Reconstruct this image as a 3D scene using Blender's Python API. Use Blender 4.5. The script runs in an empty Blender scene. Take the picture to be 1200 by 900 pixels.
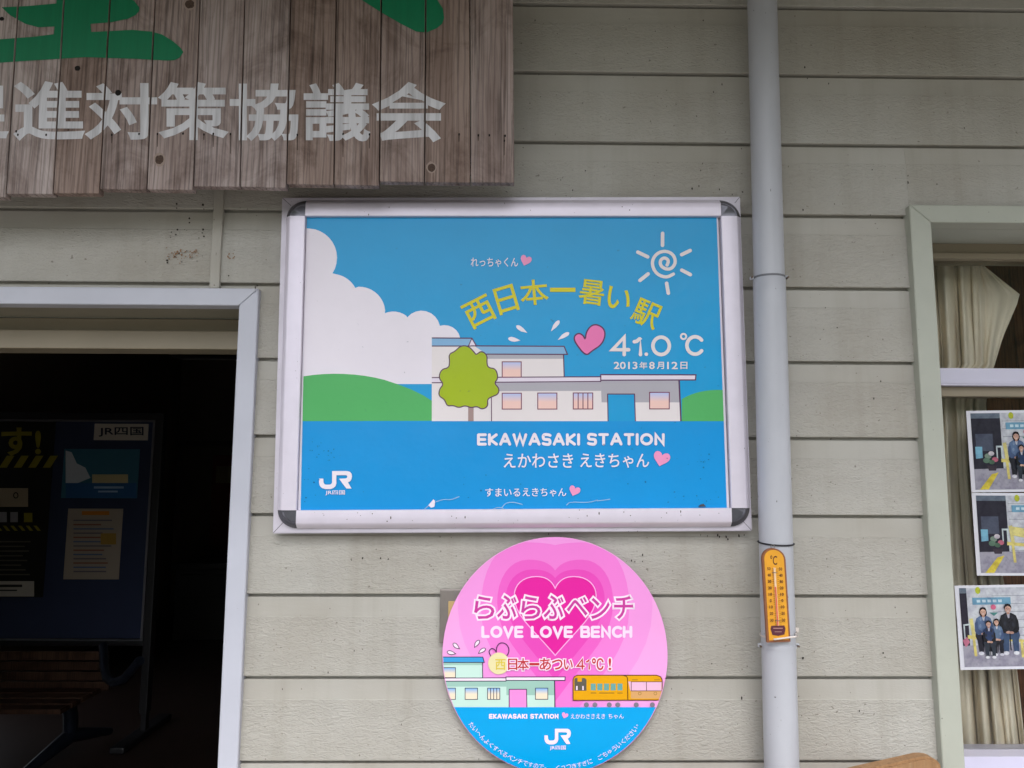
import bpy, bmesh, math, random
from mathutils import Vector, Matrix
random.seed(7)
S = bpy.context.scene
COL = S.collection
# ------------------------------------------------------------------ camera
CAMY, CAMZ, PITCH, YAW, ROLL, FPX = -1.4956, 1.6, 0.1186, 0.0143, 0.0041, 900.0
def cam_axes():
    cy, sy, cp, sp = math.cos(YAW), math.sin(YAW), math.cos(PITCH), math.sin(PITCH)
    f = Vector((sy*cp, cy*cp, sp)); r = Vector((cy, -sy, 0)); u = r.cross(f)
    c, s = math.cos(ROLL), math.sin(ROLL)
    return r*c + u*s, u*c - r*s, f
AR, AU, AF = cam_axes()
def at(px, py, Y=0.0):
    """point of the vertical plane at depth Y measured in the 1200x900 survey photo"""
    d = AR*((px-600)/FPX) + AU*((450-py)/FPX) + AF
    t = (Y-CAMY)/d.y
    return Vector((d.x*t, Y, CAMZ + d.z*t))
cd = bpy.data.cameras.new('camera'); cam = bpy.data.objects.new('camera', cd); COL.objects.link(cam)
cd.sensor_width = 36; cd.lens = 27.0; cd.clip_start = .02; cd.clip_end = 2000
m = Matrix((AR, AU, -AF)).transposed().to_4x4(); m.translation = (0, CAMY, CAMZ)
cam.matrix_world = m; S.camera = cam
# ------------------------------------------------------------------ light
SUN_EL, SUN_AZ = 60, 172          # azimuth measured clockwise from +Y (north)
w = bpy.data.worlds.new('World'); S.world = w; w.use_nodes = True
nt = w.node_tree; sky = nt.nodes.new('ShaderNodeTexSky'); sky.sky_type = 'NISHITA'; sky.sun_disc = False
sky.sun_elevation = math.radians(SUN_EL); sky.sun_rotation = math.radians(SUN_AZ)
sky.air_density = 1.0; sky.dust_density = 4.0; sky.ozone_density = 1.0
hs = nt.nodes.new('ShaderNodeHueSaturation'); hs.inputs['Saturation'].default_value = .3      # overcast: thin grey-white cloud
nt.links.new(sky.outputs[0], hs.inputs['Color']); nt.links.new(hs.outputs[0], nt.nodes['Background'].inputs[0]); nt.nodes['Background'].inputs[1].default_value = .15
ld = bpy.data.lights.new('sun', 'SUN'); ld.energy = .5; ld.angle = math.radians(35); ld.color = (1, .96, .9)
sun = bpy.data.objects.new('sun', ld); COL.objects.link(sun)
el, az = math.radians(SUN_EL), math.radians(SUN_AZ)
sd = Vector((math.sin(az)*math.cos(el), math.cos(az)*math.cos(el), math.sin(el)))
sun.rotation_euler = sd.to_track_quat('Z', 'Y').to_euler(); sun.location = (0, -4, 6)
S.view_settings.view_transform = 'Standard'; S.view_settings.look = 'None'
S.view_settings.gamma = 1; S.view_settings.exposure = 1.5
# ------------------------------------------------------------------ materials
def c(h):
    h = h.lstrip('#'); o = []
    for i in (0, 2, 4):
        v = int(h[i:i+2], 16)/255
        o.append(v/12.92 if v <= .04045 else ((v+.055)/1.055)**2.4)
    return (*o, 1)
class MT:
    def __init__(s, name, col, rough=.6, metal=0, spec=.5):
        s.m = bpy.data.materials.new(name); s.m.use_nodes = True; s.t = s.m.node_tree; s.n = s.t.nodes
        s.b = s.n['Principled BSDF']; s.col = c(col) if isinstance(col, str) else col
        s.b.inputs['Base Color'].default_value = s.col; s.b.inputs['Roughness'].default_value = rough
        s.b.inputs['Metallic'].default_value = metal; s.b.inputs['Specular IOR Level'].default_value = spec
        s.last = None; s.co = None
    def N(s, t, **k):
        n = s.n.new(t)
        for a, v in k.items():
            if hasattr(n, a): setattr(n, a, v)
            else: n.inputs[a].default_value = v
        return n
    def L(s, a, b): s.t.links.new(a, b)
    def coord(s, scale=(1, 1, 1), rnd=False):
        tc = s.N('ShaderNodeTexCoord'); mp = s.N('ShaderNodeMapping'); mp.inputs['Scale'].default_value = scale
        s.L(tc.outputs['Object'], mp.inputs['Vector'])
        if rnd:
            oi = s.N('ShaderNodeObjectInfo'); mu = s.N('ShaderNodeMath', operation='MULTIPLY'); mu.inputs[1].default_value = 37
            s.L(oi.outputs['Random'], mu.inputs[0]); s.L(mu.outputs[0], mp.inputs['Location'])
        return mp.outputs['Vector']
    def noise(s, vec, scale=5, detail=4, rough=.55, dist=0):
        n = s.N('ShaderNodeTexNoise'); n.inputs['Scale'].default_value = scale; n.inputs['Detail'].default_value = detail
        n.inputs['Roughness'].default_value = rough; n.inputs['Distortion'].default_value = dist
        s.L(vec, n.inputs['Vector']); return n.outputs['Fac']
    def ramp(s, fac, stops):
        r = s.N('ShaderNodeValToRGB'); e = r.color_ramp.elements
        e[0].position, e[0].color = stops[0]; e[1].position, e[1].color = stops[-1]
        for p, q in stops[1:-1]:
            x = e.new(p); x.color = q
        s.L(fac, r.inputs['Fac']); return r.outputs['Color']
    def mul(s, colr, fac=1.0, mode='MULTIPLY'):
        mx = s.N('ShaderNodeMix', data_type='RGBA', blend_type=mode); mx.inputs[0].default_value = fac
        if s.last is None: mx.inputs[6].default_value = s.col
        else: s.L(s.last, mx.inputs[6])
        s.L(colr, mx.inputs[7]); s.last = mx.outputs[2]; s.L(s.last, s.b.inputs['Base Color']); return s
    def blend(s, fac, col2):
        mx = s.N('ShaderNodeMix', data_type='RGBA'); s.L(fac, mx.inputs[0])
        if s.last is None: mx.inputs[6].default_value = s.col
        else: s.L(s.last, mx.inputs[6])
        mx.inputs[7].default_value = c(col2); s.last = mx.outputs[2]; s.L(s.last, s.b.inputs['Base Color']); return s
    def bump(s, h, strength=.5, dist=.001):
        b = s.N('ShaderNodeBump'); b.inputs['Strength'].default_value = strength; b.inputs['Distance'].default_value = dist
        s.L(h, b.inputs['Height']); s.L(b.outputs[0], s.b.inputs['Normal']); return s
W1 = (1, 1, 1, 1)
def g(v): return (v, v, v, 1)
def mottled(name, col, rough=.6, metal=0, amt=.12, scale=8, spec=.5, bumpd=0, bscale=200, stretch=(1, 1, 1), fleck=0, rnd=False):
    M = MT(name, col, rough, metal, spec); v = M.coord(stretch, rnd)
    M.mul(M.ramp(M.noise(v, scale), [(.3, g(1-amt)), (.7, W1)]))
    if fleck:
        M.blend(M.ramp(M.noise(v, 260, 1, .4), [(1-fleck, g(0)), (1-fleck+.02, g(.8))]), '#3a332b')
    if bumpd: M.bump(M.noise(v, bscale, 3), 1, bumpd)
    return M.m
def siding(name, emboss):
    M = MT(name, '#b6b4ae', .62, 0, .3); v = M.coord((1, 1, 1), True)
    M.mul(M.ramp(M.noise(v, 3, 5), [(.3, c('#e8e4de')), (.7, W1)]))
    v2 = M.coord((2, 1, 9)); M.mul(M.ramp(M.noise(v2, 2, 4), [(.35, g(.95)), (.65, W1)]))
    v3 = M.coord((1, 1, 1))
    M.blend(M.ramp(M.noise(v3, 150, 1, .3), [(.775, g(0)), (.80, g(.55))]), '#4c4336')
    M.blend(M.ramp(M.noise(v3, 2.2, 6, .7), [(.6, g(0)), (.85, g(.22))]), '#8f8a7c')
    M.blend(M.ramp(M.noise(v3, 95, 2, .5), [(.76, g(0)), (.80, g(.35))]), '#7d7566')
    ve = M.coord((.55, 1, 1.5))
    h = M.noise(ve, 150 if emboss else 260, 3, .5, 1.2)
    M.bump(h, 1, .0021 if emboss else .0003)
    if emboss: M.mul(M.ramp(h, [(.35, g(.95)), (.55, W1)]))  # relief shading of the emboss put into the colour, darker in the hollows
    vs = M.coord((26, 1, 1.2), True); M.mul(M.ramp(M.noise(vs, 1, 5, .6), [(.3, c('#f6f5f3')), (.5, W1)]))
    return M.m
mSideE = siding('siding_embossed', True); mSideS = siding('siding_smooth', False)
def wood(name, base, dark, pale, rnd=True, rough=.85, sc=1, dark_amt=1):
    M = MT(name, base, rough, 0, .2)
    v = M.coord((60*sc, 60*sc, 2.2*sc), rnd)
    gr = M.noise(v, 1.0, 6, .65, .6)
    M.last = M.ramp(gr, [(.28, c(dark)), (.45, c(base)), (.62, c(base)), (.78, c(pale))])
    v2 = M.coord((14*sc, 14*sc, 2.5*sc), rnd)
    M.mul(M.ramp(M.noise(v2, 1, 5, .6, 1.6), [(.3, c('#b3a7a1')), (.5, c('#e2dcd9')), (.7, W1)]), .8*dark_amt)
    v3 = M.coord((260*sc, 260*sc, 5*sc), rnd)
    f = M.noise(v3, 1, 3, .7, .2); M.mul(M.ramp(f, [(.34, g(.5)), (.5, W1)]), .9*dark_amt)
    wv = M.N('ShaderNodeTexWave', wave_type='BANDS', bands_direction='X'); wv.inputs['Scale'].default_value = 26*sc; wv.inputs['Distortion'].default_value = 9
    wv.inputs['Detail'].default_value = 3; wv.inputs['Detail Scale'].default_value = .8; wv.inputs['Detail Roughness'].default_value = .55
    vw = M.coord((1, 1, .10), rnd); M.L(vw, wv.inputs['Vector'])
    M.mul(M.ramp(wv.outputs['Fac'], [(0, g(.60)), (.22, g(.92)), (.6, W1)]), .75*dark_amt)
    v5 = M.coord((9*sc, 9*sc, 7*sc), rnd); M.mul(M.ramp(M.noise(v5, 1, 6, .7, .8), [(.34, c('#a89c96')), (.52, W1)]), .6*dark_amt)
    oi = M.N('ShaderNodeObjectInfo'); M.mul(M.ramp(oi.outputs['Random'], [(0, c('#cfc3bb')), (.5, c('#e6e2e2')), (1, W1)]), 1)
    M.bump(f, .7, .0008)
    return M.m
mWood = wood('weathered_wood', '#cec3c1', '#948580', '#e6dedf')
mGap = MT('gap_dark', '#15100d', .9).m
def thinpaint(name, col, a, rough=.6, amt=.35):
    M = MT(name, col, rough, 0, .4); v = M.coord((70, 70, 3))
    f = M.noise(v, 1, 5, .65)
    M.mul(M.ramp(f, [(.3, g(.86)), (.6, W1)]))
    if a < 1:
        r = M.ramp(f, [(.3, g(a-amt)), (.55, g(a))]); M.L(r, M.b.inputs['Alpha'])
    return M.m
mPaintW = thinpaint('chalky_white_paint', '#e2e2e8', .9, .7, .25); mPaintG = thinpaint('green_paint', '#007a52', 1, .5)
mAlu = mottled('brushed_aluminium', '#dfd8e6', .36, .22, .06, 30, bumpd=.00005, bscale=400, fleck=.2)
mAluEdge = mottled('aluminium_tray', '#d0cad6', .42, .15, .15, 20, fleck=.22)
mCorner = mottled('grey_corner_plastic', '#62616a', .22, .45, .2, 60)
mDoor = mottled('door_frame_paint', '#bdbfcb', .4, .0, .08, 10, fleck=.18)
mWin = mottled('window_frame_paint', '#b0b3a8', .5, 0, .1, 10, fleck=.2, bumpd=.0001, bscale=150)
mSash = mottled('sash_aluminium', '#d0cde0', .35, .2, .05, 20)
mAddedSoffit = mottled('added_soffit_paint', '#8d8977', .7, 0, .1, 5)
mPipe = mottled('grey_pvc', '#b6b8c0', .38, 0, .12, 14, fleck=.215, stretch=(1, 1, .4))
mMetal = mottled('steel', '#8f8b88', .4, .6, .2, 60)
mPlate = mottled('cover_plate_steel', '#8d8681', .38, .5, .15, 25)
mConc = mottled('concrete', '#76746f', .9, 0, .2, 3, bumpd=.001, bscale=80)
mRoof = mottled('roof_steel', '#5d6468', .5, .3, .15, 3)
mBlack = MT('black_cord', '#17161f', .5).m
mGlass = bpy.data.materials.new('window_glass'); mGlass.use_nodes = True
_t = mGlass.node_tree; _t.nodes.clear()
_o = _t.nodes.new('ShaderNodeOutputMaterial'); _mx = _t.nodes.new('ShaderNodeMixShader'); _tr = _t.nodes.new('ShaderNodeBsdfTransparent')
_gl = _t.nodes.new('ShaderNodeBsdfGlossy'); _gl.inputs['Roughness'].default_value = .01; _fr = _t.nodes.new('ShaderNodeFresnel'); _fr.inputs[0].default_value = 1.33
_tr.inputs[0].default_value = (.96, .97, .96, 1)
_t.links.new(_fr.outputs[0], _mx.inputs[0]); _t.links.new(_tr.outputs[0], _mx.inputs[1]); _t.links.new(_gl.outputs[0], _mx.inputs[2]); _t.links.new(_mx.outputs[0], _o.inputs[0])
_pc = {}
def pr(col, rough=.32, grime=True):
    """printed ink on film, slightly glossy, with fine scuffs"""
    k = (col, rough, grime)
    if k not in _pc:
        M = MT('print_'+col.lstrip('#'), col, rough, 0, .3)
        v = M.coord()
        M.mul(M.ramp(M.noise(v, 6, 5), [(.3, g(.93)), (.7, W1)]))
        if grime:
            M.blend(M.ramp(M.noise(v, 85, 3, .6), [(.70, g(0)), (.76, g(.45))]), '#2a4a60')
            M.bump(M.noise(v, 9, 4), .5, .004)
        _pc[k] = M.m
    return _pc[k]
def grad_print(name, top, bot):
    M = MT(name, top, .35); tc = M.N('ShaderNodeTexCoord'); sp = M.N('ShaderNodeSeparateXYZ'); M.L(tc.outputs['Generated'], sp.inputs[0])
    M.last = M.ramp(sp.outputs[2], [(0, c(bot)), (.45, c(bot)), (.95, c(top))]); M.L(M.last, M.b.inputs['Base Color']); return M.m
# ------------------------------------------------------------------ object helpers
def link(o, parent=None):
    COL.objects.link(o)
    if parent: o.parent = parent
    return o
def wloc(p):
    v = Vector((0, 0, 0))
    while p: v = v + p.location; p = p.parent
    return v
def mesh(name, verts, faces, mats, parent=None, idx=None, smooth=False, shift=None):
    off = wloc(parent) if parent else Vector((0, 0, 0))
    if shift is not None: off = off + shift
    me = bpy.data.meshes.new(name)
    me.from_pydata([tuple(Vector(v)-off) for v in verts], [], faces)
    for m_ in (mats if isinstance(mats, (list, tuple)) else [mats]): me.materials.append(m_)
    if idx:
        for p, i in zip(me.polygons, idx): p.material_index = i
    if smooth:
        for p in me.polygons: p.use_smooth = True
    o = bpy.data.objects.new(name, me); link(o, parent)
    if shift is not None: o.location = shift
    return o
def fixn(o):
    bm = bmesh.new(); bm.from_mesh(o.data); bmesh.ops.recalc_face_normals(bm, faces=bm.faces); bm.to_mesh(o.data); bm.free(); return o
def thing(name, label, cat, loc, group=None):
    o = bpy.data.objects.new(name, None); o.empty_display_size = .1; o.location = loc; COL.objects.link(o)
    o['label'] = label; o['category'] = cat
    if group: o['group'] = group
    return o
def tag(o, label, cat, group=None):
    o['label'] = label; o['category'] = cat
    if group: o['group'] = group
    return o
def struct(o): o['kind'] = 'structure'; return o
class MB:
    def __init__(s): s.v = []; s.f = []; s.i = []
    def add(s, vs, fs, mi=0):
        b = len(s.v); s.v += [Vector(v) for v in vs]; s.f += [[b+j for j in f] for f in fs]; s.i += [mi]*len(fs); return s
    def box(s, a, b, mi=0, bev=0):
        (x0, y0, z0), (x1, y1, z1) = a, b
        x0, x1 = sorted((x0, x1)); y0, y1 = sorted((y0, y1)); z0, z1 = sorted((z0, z1))
        if not bev:
            s.add([(x0,y0,z0),(x1,y0,z0),(x1,y1,z0),(x0,y1,z0),(x0,y0,z1),(x1,y0,z1),(x1,y1,z1),(x0,y1,z1)],
                  [(0,3,2,1),(4,5,6,7),(0,1,5,4),(1,2,6,5),(2,3,7,6),(3,0,4,7)], mi)
        else:
            bm = bmesh.new(); bmesh.ops.create_cube(bm, size=1)
            for v in bm.verts: v.co = Vector(((x0+x1)/2+v.co.x*(x1-x0), (y0+y1)/2+v.co.y*(y1-y0), (z0+z1)/2+v.co.z*(z1-z0)))
            bmesh.ops.bevel(bm, geom=bm.edges[:], offset=bev, segments=2, affect='EDGES', profile=.6)
            bm.verts.index_update(); s.add([v.co.copy() for v in bm.verts], [[v.index for v in f.verts] for f in bm.faces], mi); bm.free()
        return s
    def tube(s, pts, r, n=12, mi=0, cap=True):
        pts = [Vector(p) for p in pts]; rs = r if isinstance(r, (list, tuple)) else [r]*len(pts); rings = []
        for k, p in enumerate(pts):
            d = (pts[min(k+1, len(pts)-1)]-pts[max(k-1, 0)]).normalized()
            a = d.cross(Vector((0, 1, 0))) if abs(d.y) < .9 else d.cross(Vector((1, 0, 0))); a.normalize(); b = d.cross(a)
            rings.append([p+(a*math.cos(t)+b*math.sin(t))*rs[k] for t in [2*math.pi*j/n for j in range(n)]])
        vs = [v for q in rings for v in q]; fs = []
        for k in range(len(pts)-1):
            for j in range(n): fs.append((k*n+j, k*n+(j+1) % n, (k+1)*n+(j+1) % n, (k+1)*n+j))
        if cap: fs.append(list(range(n))[::-1]); fs.append([(len(pts)-1)*n+j for j in range(n)])
        return s.add(vs, fs, mi)
    def prism(s, pts, y0, y1, mi=0, bev=0):
        """outline given as points of a vertical plane, real thickness from y0 (front) to y1 (back)"""
        n = len(pts); F = [Vector((p[0], y0, p[-1])) for p in pts]; B = [Vector((p[0], y1, p[-1])) for p in pts]
        return s.add(F+B, [list(range(n)), [n+j for j in range(n)][::-1]]+[(j, j+n, (j+1) % n+n, (j+1) % n) for j in range(n)], mi)
    def build(s, name, mats, parent=None, smooth=False, fix=True):
        o = mesh(name, s.v, s.f, mats, parent, s.i, smooth)
        return fixn(o) if fix else o
def box(name, a, b, mat, parent=None, bev=0): return MB().box(a, b, 0, bev).build(name, mat, parent)
def smooth_by_angle(o, ang=40):
    for p in o.data.polygons: p.use_smooth = True
    bm = bmesh.new(); bm.from_mesh(o.data)
    for e in bm.edges: e.smooth = not (len(e.link_faces) == 2 and e.calc_face_angle() > math.radians(ang))
    bm.to_mesh(o.data); bm.free(); return o
# ------------------------------------------------------------------ flat print: outlines, strokes, lettering
_gc = {}
def text2d(s, offset=0.0, res=3):
    """outline of a line of text from the built-in font as (verts, faces, bbox), y up"""
    k = (s, offset, res)
    if k in _gc: return _gc[k]
    cu = bpy.data.curves.new('t', 'FONT'); cu.body = s; cu.resolution_u = res; cu.offset = offset; cu.fill_mode = 'FRONT'
    o = bpy.data.objects.new('t', cu); COL.objects.link(o)
    dg = bpy.context.evaluated_depsgraph_get(); dg.update()
    me = bpy.data.meshes.new_from_object(o.evaluated_get(dg))
    bm = bmesh.new(); bm.from_mesh(me); bmesh.ops.remove_doubles(bm, verts=bm.verts, dist=1e-5); bm.to_mesh(me); bm.free()
    V = [(v.co.x, v.co.y) for v in me.vertices]; F = [list(p.vertices) for p in me.polygons]
    bpy.data.objects.remove(o); bpy.data.curves.remove(cu); bpy.data.meshes.remove(me)
    bb = (min(v[0] for v in V), min(v[1] for v in V), max(v[0] for v in V), max(v[1] for v in V))
    _gc[k] = (V, F, bb); return _gc[k]
def bez(p0, p1, p2, p3, n=8):
    return [tuple((1-t)**3*a+3*(1-t)**2*t*b+3*(1-t)*t*t*c_+t**3*d for a, b, c_, d in zip(p0, p1, p2, p3)) for t in [i/n for i in range(n+1)]]
def chaikin(p, closed=False, it=2):
    for _ in range(it):
        q = [] if closed else [p[0]]
        for i in range(len(p) if closed else len(p)-1):
            a, b = p[i], p[(i+1) % len(p)]
            q += [(a[0]*.75+b[0]*.25, a[1]*.75+b[1]*.25), (a[0]*.25+b[0]*.75, a[1]*.25+b[1]*.75)]
        if not closed: q.append(p[-1])
        p = q
    return p
def ell(cx, cy, a, b, n=32, t0=0, t1=360):
    k = n if abs(t1-t0) == 360 else n+1
    return [(cx+a*math.cos(math.radians(t0+(t1-t0)*i/n)), cy+b*math.sin(math.radians(t0+(t1-t0)*i/n))) for i in range(k)]
def heart(cx, cy, w_, h_, rot=0, skew=0):
    p = []
    for a in ((0, -.22), ), : pass
    half = bez((0, -.25), (.08, -.52), (.46, -.58), (.5, -.22), 8)+bez((.5, -.22), (.52, .08), (.2, .25), (0, .5), 8)[1:]
    pts = half+[(-x, y) for x, y in half[::-1]][1:-1]
    r = math.radians(rot)
    return [(cx+(x*w_)*math.cos(r)-(y*h_)*math.sin(r), cy+(x*w_)*math.sin(r)+(y*h_)*math.cos(r)) for x, y in pts]
def clip_convex(P, C):
    out = P; n = len(C)
    area = sum(C[i][0]*C[(i+1) % n][1]-C[(i+1) % n][0]*C[i][1] for i in range(n))
    sg = 1 if area > 0 else -1
    for i in range(n):
        a, b = C[i], C[(i+1) % n]; inp, out = out, []
        if not inp: return []
        def d(p): return sg*((b[0]-a[0])*(p[1]-a[1])-(b[1]-a[1])*(p[0]-a[0]))
        for j in range(len(inp)):
            p, q = inp[j-1], inp[j]; dp, dq = d(p), d(q)
            if (dp < 0) != (dq < 0):
                t = dp/(dp-dq); out.append((p[0]+(q[0]-p[0])*t, p[1]+(q[1]-p[1])*t))
            if dq >= 0: out.append(q)
    return out
class Art:
    """flat printed shapes on one vertical sheet; each shape lies a few hundredths of a millimetre above the last"""
    def __init__(s, Y, step=.000015, clip=None): s.Y = Y; s.n = 1; s.step = step; s.clip = clip; s.reset()
    def reset(s): s.v = []; s.f = []; s.i = []; s.m = []
    def _mi(s, m_):
        if m_ not in s.m: s.m.append(m_)
        return s.m.index(m_)
    def _put(s, V, F, m_, rise=0, inc=1):
        y = s.Y-s.n*s.step; s.n += inc; nv = max(1, len(V))
        b = len(s.v); s.v += [at(p[0], p[1], y-rise*s.step*i/nv) for i, p in enumerate(V)]; s.f += [[b+j for j in f] for f in F]; s.i += [s._mi(m_)]*len(F)
    def poly(s, P, m_):
        if s.clip: P = clip_convex(P, s.clip)
        if len(P) < 3: return
        bm = bmesh.new(); vs = [bm.verts.new((p[0], p[1], 0)) for p in P]; f = bm.faces.new(vs); f.normal_update()
        bmesh.ops.triangulate(bm, faces=[f]); bm.verts.index_update()
        s._put([(v.co.x, v.co.y) for v in bm.verts], [[v.index for v in q.verts] for q in bm.faces], m_); bm.free()
    def rect(s, x0, y0, x1, y1, m_): s.poly([(x0, y0), (x1, y0), (x1, y1), (x0, y1)], m_)
    def stroke(s, P, wd, m_, closed=False, cap=True, k_=1):
        n = len(P); h = wd/2; Lf = []; Rt = []
        for i in range(n):
            a = P[i-1] if (closed or i) else P[i]; b = P[(i+1) % n] if (closed or i < n-1) else P[i]; p = P[i]
            def nrm(u, v_):
                dx, dy = v_[0]-u[0], v_[1]-u[1]; l = math.hypot(dx, dy) or 1; return (-dy/l, dx/l)
            n1 = nrm(a, p) if a != p else nrm(p, b); n2 = nrm(p, b) if b != p else n1
            mx, my = n1[0]+n2[0], n1[1]+n2[1]; l = math.hypot(mx, my) or 1; mx, my = mx/l, my/l
            k = h/max(.45, mx*n1[0]+my*n1[1]); Lf.append((p[0]+mx*k, p[1]+my*k)); Rt.append((p[0]-mx*k, p[1]-my*k))
        V = []; F = []
        def quad(q):
            if s.clip: q = clip_convex(q, s.clip)
            if len(q) > 2: b = len(V); V.extend(q); F.append(list(range(b, b+len(q))))
        for i in range(n if closed else n-1): quad([Lf[i], Lf[(i+1) % n], Rt[(i+1) % n], Rt[i]])
        if cap and not closed:
            for e, o_ in ((0, 1), (n-1, n-2)):
                p = P[e]; t = math.degrees(math.atan2(p[1]-P[o_][1], p[0]-P[o_][0])); quad(ell(p[0], p[1], h, h, 8, t-90, t+90))
        if V: s._put(V, F, m_, .8*k_, k_)
    def text(s, st, x0, y0, x1, y1, m_, off=0, res=3, rot=0):
        bold, off = max(off, 0), 0
        V, F, bb = text2d(st, off, res); sx = (x1-x0)/(bb[2]-bb[0]); sy = (y1-y0)/(bb[3]-bb[1])
        cx, cy = (x0+x1)/2, (y0+y1)/2; r = math.radians(rot); Q = []
        for x, y in V:
            u = (x-bb[0])*sx+x0-cx; v_ = (bb[3]-y)*sy+y0-cy; Q.append((cx+u*math.cos(r)-v_*math.sin(r), cy+u*math.sin(r)+v_*math.cos(r)))
        s._put(Q, F, m_)
        if bold:
            cnt = {}; nx = {}
            for f in F:
                for a_, b_ in zip(f, f[1:]+f[:1]): cnt[(a_, b_)] = 1
            for (a_, b_) in cnt:
                if (b_, a_) not in cnt: nx[a_] = b_
            wd = bold*2*((y1-y0)/(bb[3]-bb[1]) if bb[3]-bb[1] > .3 else (x1-x0)/(bb[2]-bb[0]))
            while nx:
                a_ = next(iter(nx)); loop = []
                while a_ in nx: loop.append(Q[a_]); a_ = nx.pop(a_)
                if len(loop) > 2: s.stroke(loop, wd, m_, True, False, .25)
    def strokes(s, st, x0, ytop, h, wd, m_, gap=.34, sx=1.0, x1=None):
        tot = sum((GL[ch][0] if ch != ' ' else .45)+gap for ch in st)-gap
        if x1 is not None: sx = (x1-x0-wd)/(tot*h)
        x = x0+wd/2; hh = h-wd
        for ch in st:
            if ch == ' ': x += (.45+gap)*h*sx; continue
            wg, ss = GL[ch]
            for pts, sm in ss:
                q = chaikin(pts, False, 3) if sm else pts
                s.stroke([(x+a*h*sx, ytop+wd/2+(1-b)*hh) for a, b in q], wd, m_)
            x += (wg+gap)*h*sx
    def out(s, name, parent, label=None):
        if not s.v: return None
        o = mesh(name, s.v, s.f, s.m, parent, s.i); s.reset()
        if label: o['label'] = label
        return o
def O_(w_=.8): return ell(w_/2, .5, w_/2, .5, 26, 90, 451)
GL = {
 'E': (.6, [([(.6, 1), (.03, 1), (0, .97), (0, .03), (.03, 0), (.6, 0)], 0), ([(0, .5), (.55, .5)], 0)]),
 'K': (.62, [([(0, 0), (0, 1)], 0), ([(.6, 1), (.05, .5), (.62, 0)], 0)]),
 'A': (.8, [([(0, 0), (.3, .85), (.4, 1.12), (.5, .85), (.8, 0)], 1), ([(.15, .32), (.65, .32)], 0)]),
 'W': (1.05, [([(0, 1), (.25, 0), (.52, .95), (.8, 0), (1.05, 1)], 0)]),
 'S': (.6, [([(.6, .93), (.5, 1), (.0, 1.05), (.0, .52), (.3, .5), (.6, .48), (.6, -.05), (.1, 0), (0, .07)], 1)]),
 'I': (.02, [([(0, 0), (0, 1)], 0)]),
 'T': (.66, [([(0, 1), (.66, 1)], 0), ([(.33, 1), (.33, 0)], 0)]),
 'O': (.86, [(O_(.86), 0)]),
 'N': (.64, [([(0, 0), (0, 1), (.64, 0), (.64, 1)], 0)]),
 'L': (.52, [([(0, 1), (0, .03), (.03, 0), (.52, 0)], 0)]),
 'V': (.72, [([(0, 1), (.36, 0), (.72, 1)], 0)]),
 'B': (.62, [([(0, 0), (0, 1), (.35, 1)], 0), ([(.3, 1), (.6, 1), (.6, .5), (.3, .5)], 1), ([(0, .5), (.35, .5)], 0), ([(.3, .5), (.65, .5), (.65, 0), (.3, 0)], 1), ([(0, 0), (.35, 0)], 0)]),
 'C': (.66, [(ell(.42, .5, .42, .5, 20, 48, 312), 0)]),
 'H': (.62, [([(0, 0), (0, 1)], 0), ([(.62, 0), (.62, 1)], 0), ([(0, .5), (.62, .5)], 0)]),
 '4': (.85, [([(.62, 0), (.62, 1), (0, .28), (.85, .28)], 0)]),
 '1': (.32, [([(0, .74), (.12, .76), (.32, .95), (.32, 1), (.32, 0)], 0)]),
 '.': (.05, [([(0, .02), (.01, .02)], 0)]),
 '0': (.86, [(O_(.86), 0)]),
}
JR = [(435,215),(760,215),(815,232),(848,275),(855,335),(838,400),(810,435),(770,455),(845,585),(735,585),(580,375),(735,370),(755,345),(755,320),(735,303),
      (525,303),(525,480),(505,535),(460,575),(400,598),(290,598),(220,575),(178,530),(160,470),(160,375),(250,375),(254,450),(268,485),(300,503),(390,502),(420,487),(435,455)]
def jr_pts(x0, y0, x1, y1): return [(x0+(x-160)/695*(x1-x0), y0+(y-215)/383*(y1-y0)) for x, y in JR]
# ================================================================== GROUND
gs = 400
struct(mesh('ground', [(-gs, -gs, 0), (gs, -gs, 0), (gs, gs, 0), (-gs, gs, 0)], [(0, 1, 2, 3)], mottled('ballast_ground', '#5f5c56', .95, 0, .3, 2)))
struct(box('platform', (-30, -3.4, .004), (30, 0.0, .12), mConc, None, .01)).data
hv = []; hr = random.Random(5); HN, HM = 60, 8  # unseen hill behind the camera, added to block low sky light
for j in range(HM+1):
    for i in range(HN+1):
        x = -160+320*i/HN; d_ = 22+j*14; hh = (0, 2, 4, 7, 9, 11, 13, 14, 14)[j]*(1+2.6*math.exp(-((x/d_-.62)/.33)**2))  # bulge on one side added to keep sky out of the pane reflections
        hv.append((x, -d_-3*math.sin(i*.4), hh*(1+.18*math.sin(i*.33+1)+.1*math.sin(i*.9))+hr.uniform(-.5, .5)*(j > 0)-.2))
struct(mesh('added_hillside', hv, [(j*(HN+1)+i, j*(HN+1)+i+1, (j+1)*(HN+1)+i+1, (j+1)*(HN+1)+i) for j in range(HM) for i in range(HN)], mottled('added_wooded_hill', '#3f4f33', .95, 0, .5, .4), None, None, True))
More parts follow.
